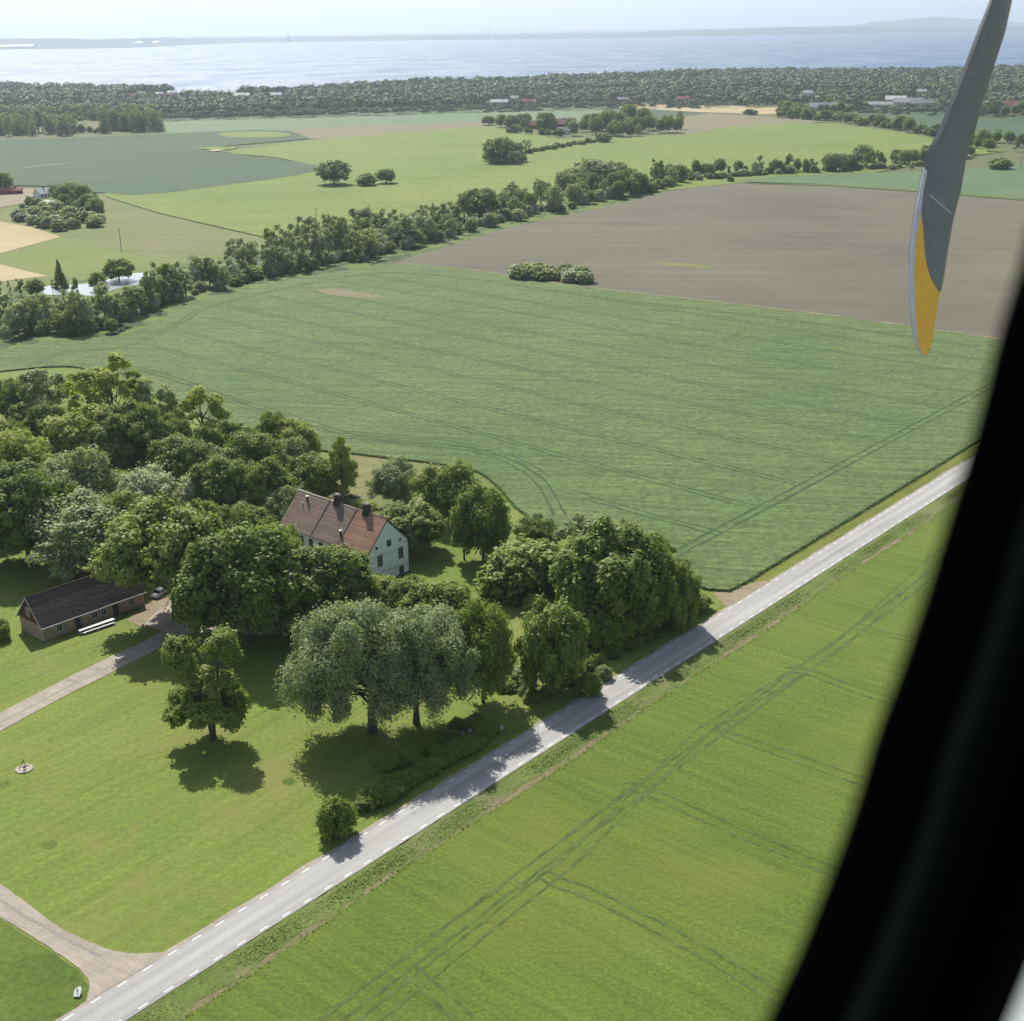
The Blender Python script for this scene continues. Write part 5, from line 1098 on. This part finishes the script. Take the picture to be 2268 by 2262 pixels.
# ------------------------------------------------------------------ the far wood: one mass of crowns
front = [(-200, 226), (0, 228), (300, 213), (400, 211), (600, 206), (800, 200.5), (1000, 195.5), (1190, 191), (1300, 190), (1480, 195), (1600, 200), (1740, 204), (1932, 212), (2150, 222)]
def wood():
    r = np.random.RandomState(12); n = 15500; pos = []
    xs = r.uniform(-320, 2640, n*2)
    yf = np.interp(xs/S, [f[0] for f in front], [f[1] for f in front])*S
    hz_ = 62-(xs-CX)*math.tan(-ROLL); d0 = ALT/((yf-hz_)/FPX)
    yc = np.interp(xs, [c[0] for c in coast], [c[1] for c in coast]); d1 = (ALT-17)/((yc-hz_)/FPX)-5
    dd = np.sqrt(d0**2+(d1**2-d0**2)*r.uniform(0, 1, n*2)); front_d = dd-d0
    X = (xs-CX)/FPX*dd/ct*.995; Y = dd
    keep = np.ones(n*2, bool); lowm = np.zeros(n*2, bool)
    for cx_, cy_, rad in clear_pts:
        near_ = (np.abs(X-cx_*Y/cy_) < rad) & (Y < cy_+rad*.6); keep &= ~(near_ & (Y > cy_-25)); lowm |= near_ & (Y > cy_-185)
    # open glades
    g = np.sin(X*.011+1)*np.sin(Y*.017+X*.004)+.3*np.sin(X*.031)*np.sin(Y*.037)
    keep &= ~((g > .8) & (front_d < 200))
    X, Y, dd, front_d, lowm, coast_d = X[keep][:n], Y[keep][:n], dd[keep][:n], front_d[keep][:n], lowm[keep][:n], d1[keep][:n]; n = len(X)
    h = r.uniform(11, 18, n)*np.where(front_d < 60, .62, 1)*np.where(front_d < 350, .85, 1); rad = h*r.uniform(.34, .75, n)
    # soft relief of the tree mass
    h *= np.where(lowm, .28, 1)*np.where(dd > 0.94*coast_d[:n], 1.12, 1); h *= 1+.14*np.sin(X*.006)*np.sin(Y*.012+1)
    k = 78; d = r.normal(size=(n, k, 3)); d[..., 2] = np.abs(d[..., 2])*1.0-.25; d /= np.linalg.norm(d, axis=2)[..., None]
    c = np.stack([X, Y, h*.62], 1)[:, None, :]; R = np.stack([rad, rad, h*.38], 1)[:, None, :]
    lump = 1+.22*np.sin(d[..., :1]*5+X[:, None, None])*np.sin(d[..., 1:2]*5+Y[:, None, None])
    P = (c+d*R*lump*r.uniform(.78, 1.05, (n, k, 1))).reshape(-1, 3); N = d.reshape(-1, 3)
    size = np.repeat(rad*.4, k)
    m_ = len(P); N = N+r.normal(size=(m_, 3))*.22; N /= np.linalg.norm(N, axis=1)[:, None]
    ref = r.normal(size=(m_, 3)); a = ref-(ref*N).sum(1)[:, None]*N; a /= np.linalg.norm(a, axis=1)[:, None]; b = np.cross(N, a)
    s_ = (size*r.uniform(.6, 1.2, m_))[:, None]/2
    V = np.stack([P-a*s_, P-b*s_, P+a*s_, P+b*s_], 1).reshape(-1, 3)
    mi = np.repeat(r.choice(4, n, p=[.4, .3, .15, .15]), k)
    me = npmesh('far_wood_mesh', V, np.arange(m_*4).reshape(-1, 4), [M['wood_a'], M['wood_b'], M['wood_c'], M['wood_d']], mi)
    o = link('far_wood', me); tag(o, 'wide wooded belt of countless crowns between the fields and the sea', kind='stuff')
for k_, a_, b_ in (('a', (.1, .15, .05), (.125, .175, .06)), ('b', (.085, .13, .05), (.105, .15, .055)), ('c', (.135, .185, .06), (.16, .21, .075)), ('d', (.13, .17, .08), (.155, .195, .095))):
    mt, t, b, o = newmat('wood_'+k_); n = noise(t, coords(t), .03, 3); t.links.new(ramp(t, n, .35, .65, a_, b_), b.inputs['Base Color']); b.inputs['Roughness'].default_value = .7; b.inputs['Specular IOR Level'].default_value = .2
    M['wood_'+k_] = mt
wood()

# the distant trees: the largest ones are objects, the smallest ones together one mass
def settle():
    near = sum(1 for o in COL.objects if o.get('category') == 'tree')
    TR = sorted([r for r in LATER if r[7] == 'tree'], key=lambda r: -(r[0]+(9 if not r[8] else 0))); room = 292-near
    for r in TR[:room]+[r for r in LATER if r[7] != 'tree']:
        o = link(r[1], merged(r[2])); o.location = r[3]; o.rotation_euler = (0, 0, r[4]); o.scale = r[5]; tag(o, r[6], r[7], r[8])
    mats = []; V = []; Fq = []; MI = []; k = 0
    for r in TR[room:]:
        me = merged(r[2]); n = len(me.vertices); a = np.empty(n*3, np.float32); me.vertices.foreach_get('co', a); a = a.reshape(-1, 3)*np.array(r[5])
        c_, s_ = math.cos(r[4]), math.sin(r[4]); a = np.stack([a[:, 0]*c_-a[:, 1]*s_, a[:, 0]*s_+a[:, 1]*c_, a[:, 2]], 1)+np.array(r[3])
        q = np.empty(len(me.polygons)*4, np.int32); me.polygons.foreach_get('vertices', q); mi = np.empty(len(me.polygons), np.int32); me.polygons.foreach_get('material_index', mi)
        lut = []
        for m_ in me.materials:
            if m_ not in mats: mats.append(m_)
            lut.append(mats.index(m_))
        V.append(a); Fq.append(q.reshape(-1, 4)+k); MI.append(np.array(lut)[mi]); k += n
    if V: tag(link('distant_trees', npmesh('distant_trees', np.concatenate(V), np.concatenate(Fq), mats, np.concatenate(MI))), 'remaining small trees of the far rows, hedges and copses', kind='stuff')
settle()

# ------------------------------------------------------------------ haze
mt = bpy.data.materials.new('haze'); mt.use_nodes = True; t = mt.node_tree; t.nodes.clear(); out = t.nodes.new('ShaderNodeOutputMaterial')
pv = t.nodes.new('ShaderNodeVolumePrincipled'); pv.inputs['Color'].default_value = (.7, .83, 1.0, 1); pv.inputs['Density'].default_value = 0.74e-4; pv.inputs['Anisotropy'].default_value = .5
t.links.new(pv.outputs[0], out.inputs['Volume'])
mb = MB(); mb.box((0, 0, 0), (1, 0, 0), (0, 1, 0), (0, 0, 1), -61000, 121000, -700, 131000, -4, 420); hzo = mb.build('haze', mt); tag(hzo, 'thin summer haze over land and sea', kind='stuff')

# ------------------------------------------------------------------ propeller blade, about three metres off
PD = 3.4
XR = [(-400, 2330), (-60, 2256), (0, 2242), (70, 2227), (135, 2206), (215, 2180), (299, 2157), (355, 2140), (420, 2129), (486, 2112), (546, 2101), (626, 2089), (650, 2082), (700, 2073), (750, 2066), (776, 2059), (788, 2051)]
XL = [(-400, 2300), (-60, 2208), (0, 2192), (79, 2161), (154, 2133), (233, 2101), (280, 2082), (322, 2061), (364, 2047), (420, 2036), (490, 2023), (560, 2016), (654, 2016), (724, 2021), (766, 2030), (788, 2045)]
SV = [(372, 2047), (380, 2054), (420, 2046), (470, 2040), (537, 2029), (607, 2025), (700, 2028), (766, 2034), (788, 2045.2)]
OR = [(465, 2040.5), (513, 2045), (560, 2048), (590, 2053), (616, 2061), (636, 2072), (648, 2082.5)]
ip = lambda y, P: float(np.interp(y, [p[0] for p in P], [p[1] for p in P]))
def blade_part(name, ya, yb, fa, fb, mat, ny, parent, proud=0.0, th=.022):
    nx = 8; fr_ = []; bk = []
    for i in range(ny+1):
        y = ya+(yb-ya)*i/ny; xl, xr = ip(y, XL), ip(y, XR); a, b = fa(y), fb(y); b = max(b, a+.05)
        for j in range(nx+1):
            x = a+(b-a)*j/nx; u = (x-xl)/(xr-xl+1e-6); u = min(1, max(0, u)); lens = math.sqrt(max(0, u*(1-u)))*2
            tw = .06*(u-.5)                                     # slight pitch of the blade
            fr_.append(campt(x, y, PD-th*lens-proud+tw)); bk.append(campt(x, y, PD+th*lens*.6+.004+proud+tw))
    n = (ny+1)*(nx+1); v = fr_+bk; f = []
    for i in range(ny):
        for j in range(nx):
            q = [i*(nx+1)+j, i*(nx+1)+j+1, (i+1)*(nx+1)+j+1, (i+1)*(nx+1)+j]; f.append(q); f.append([n+k for k in q[::-1]])
    for i in range(ny):
        for j in (0, nx): a, b = i*(nx+1)+j, (i+1)*(nx+1)+j; f.append([a, b, n+b, n+a])
    for j in range(nx):
        for i in (0, ny): a, b = i*(nx+1)+j, i*(nx+1)+j+1; f.append([a, b, n+b, n+a])
    org = parent.location if parent else (0, 0, 0)
    v = [p-np.array(org) for p in v]; me = pymesh(name, v, f, mat, False); return link(name, me, parent)
def blade_mat(name, c, rough, c2=None):
    mt, t, b, o = newmat(name); v = coords(t); n = noise(t, v, 9, 6, .7, .5); n2 = noise(t, v, 120, 2)
    a = ramp(t, n, .3, .75, c, c2 or tuple(x*1.35 for x in c)); a = mixc(t, 1.0, a, ramp(t, n2, .2, .8, (.85,)*3, (1.15,)*3), 'MULTIPLY')
    t.links.new(a, b.inputs['Base Color']); b.inputs['Roughness'].default_value = rough; return mt
pe = empty('propeller_blade', campt(2120, 300, PD), 'dark grey aircraft propeller blade with orange yellow tip hanging down at the upper right', 'propeller')
gy = blade_mat('worn_grey_blade', (.16, .17, .17), .45, (.22, .23, .23)); og = blade_mat('orange_tip', (1.0, .5, .04), .5, (1.0, .56, .07)); sv = blade_mat('bare_metal_edge', (.55, .55, .54), .45, (.72, .72, .7)); sv.node_tree.nodes['Principled BSDF'].inputs['Metallic'].default_value = 0.0
blade_part('blade', -400, 648.2, lambda y: ip(y, XL) if y < 372 else (ip(y, SV) if y < 465 else ip(y, OR)), lambda y: ip(y, XR), gy, 90, pe)
blade_part('blade_tip', 465, 788, lambda y: ip(y, SV), lambda y: ip(y, OR) if y < 648 else ip(y, XR), og, 60, pe)
blade_part('leading_edge', 372, 788, lambda y: ip(y, XL)-3, lambda y: ip(y, SV), sv, 60, pe, .002)
mb = MB(); mb.tube([campt(2058+48*k/6, 431+41*k/6, PD-.03-.004) for k in range(7)], .0014, 5); o = mb.build('pale_line', M['white'], pe); o.location = -np.array(pe.location)  # thin white line laid across the blade face

# ------------------------------------------------------------------ cabin window surround, a hand's breadth from the lens
edge = [(2480, -500), (2420, 0), (2360, 260), (2310, 430), (2262, 590), (2217, 735), (2176, 900), (2144, 1015), (2104, 1140), (2056, 1300), (1989, 1500), (1942, 1625), (1893, 1790), (1839, 1940), (1773, 2105), (1700, 2262), (1600, 2480), (1500, 2700)]
def panel(name, offs, mat, parent, th=.006):
    """offs: list of (shift right in px, distance) rows across the moulding"""
    E_ = smooth_pts(edge, 4); n = len(E_); k = len(offs); v = []
    for side in (0, 1):
        for p in E_:
            for dx, dist in offs: v.append(campt(p[0]+dx, p[1]+dx*.28, dist+(th if side else 0))-np.array(parent.location))
    m_ = n*k; f = []
    for i in range(n-1):
        for j in range(k-1):
            q = [i*k+j, i*k+j+1, (i+1)*k+j+1, (i+1)*k+j]; f.append(q); f.append([m_+a for a in q[::-1]])
        for j in (0, k-1): a, b = i*k+j, (i+1)*k+j; f.append([a, b, m_+b, m_+a])
    for j in range(k-1):
        for i in (0, n-1): a, b = i*k+j, i*k+j+1; f.append([a, b, m_+b, m_+a])
    me = pymesh(name, v, f, mat, True); return link(name, me, parent)
we = empty('cabin_window_surround', campt(2100, 1500, .19), 'shadow-black curved cabin window surround running down the right side, out of focus', 'window frame')
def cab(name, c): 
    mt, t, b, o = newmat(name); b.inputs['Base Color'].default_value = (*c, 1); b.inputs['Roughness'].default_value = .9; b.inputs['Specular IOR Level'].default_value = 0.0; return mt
panel('rubber_seal', [(-6, .2), (30, .197), (90, .195), (150, .194)], cab('seal_painted_shade', (.0012, .0016, .002)), we)  # near-black base colour stands in for the unlit cabin
panel('inner_moulding', [(150, .192), (175, .186), (215, .183), (260, .186), (300, .192)], cab('moulding_painted_shade', (.0035, .005, .005)), we)  # cabin shade in the colour, slightly lighter as the ridge's painted highlight
panel('window_reveal', [(300, .19), (400, .178), (478, .172)], cab('reveal_painted_shade', (.0012, .0014, .0014)), we)  # black here is cabin shadow put into the base colour
panel('cabin_wall_panel', [(478, .165), (530, .158), (620, .155), (900, .15), (1500, .15)], cab('grey_cabin_trim', (.45, .5, .52)), we)
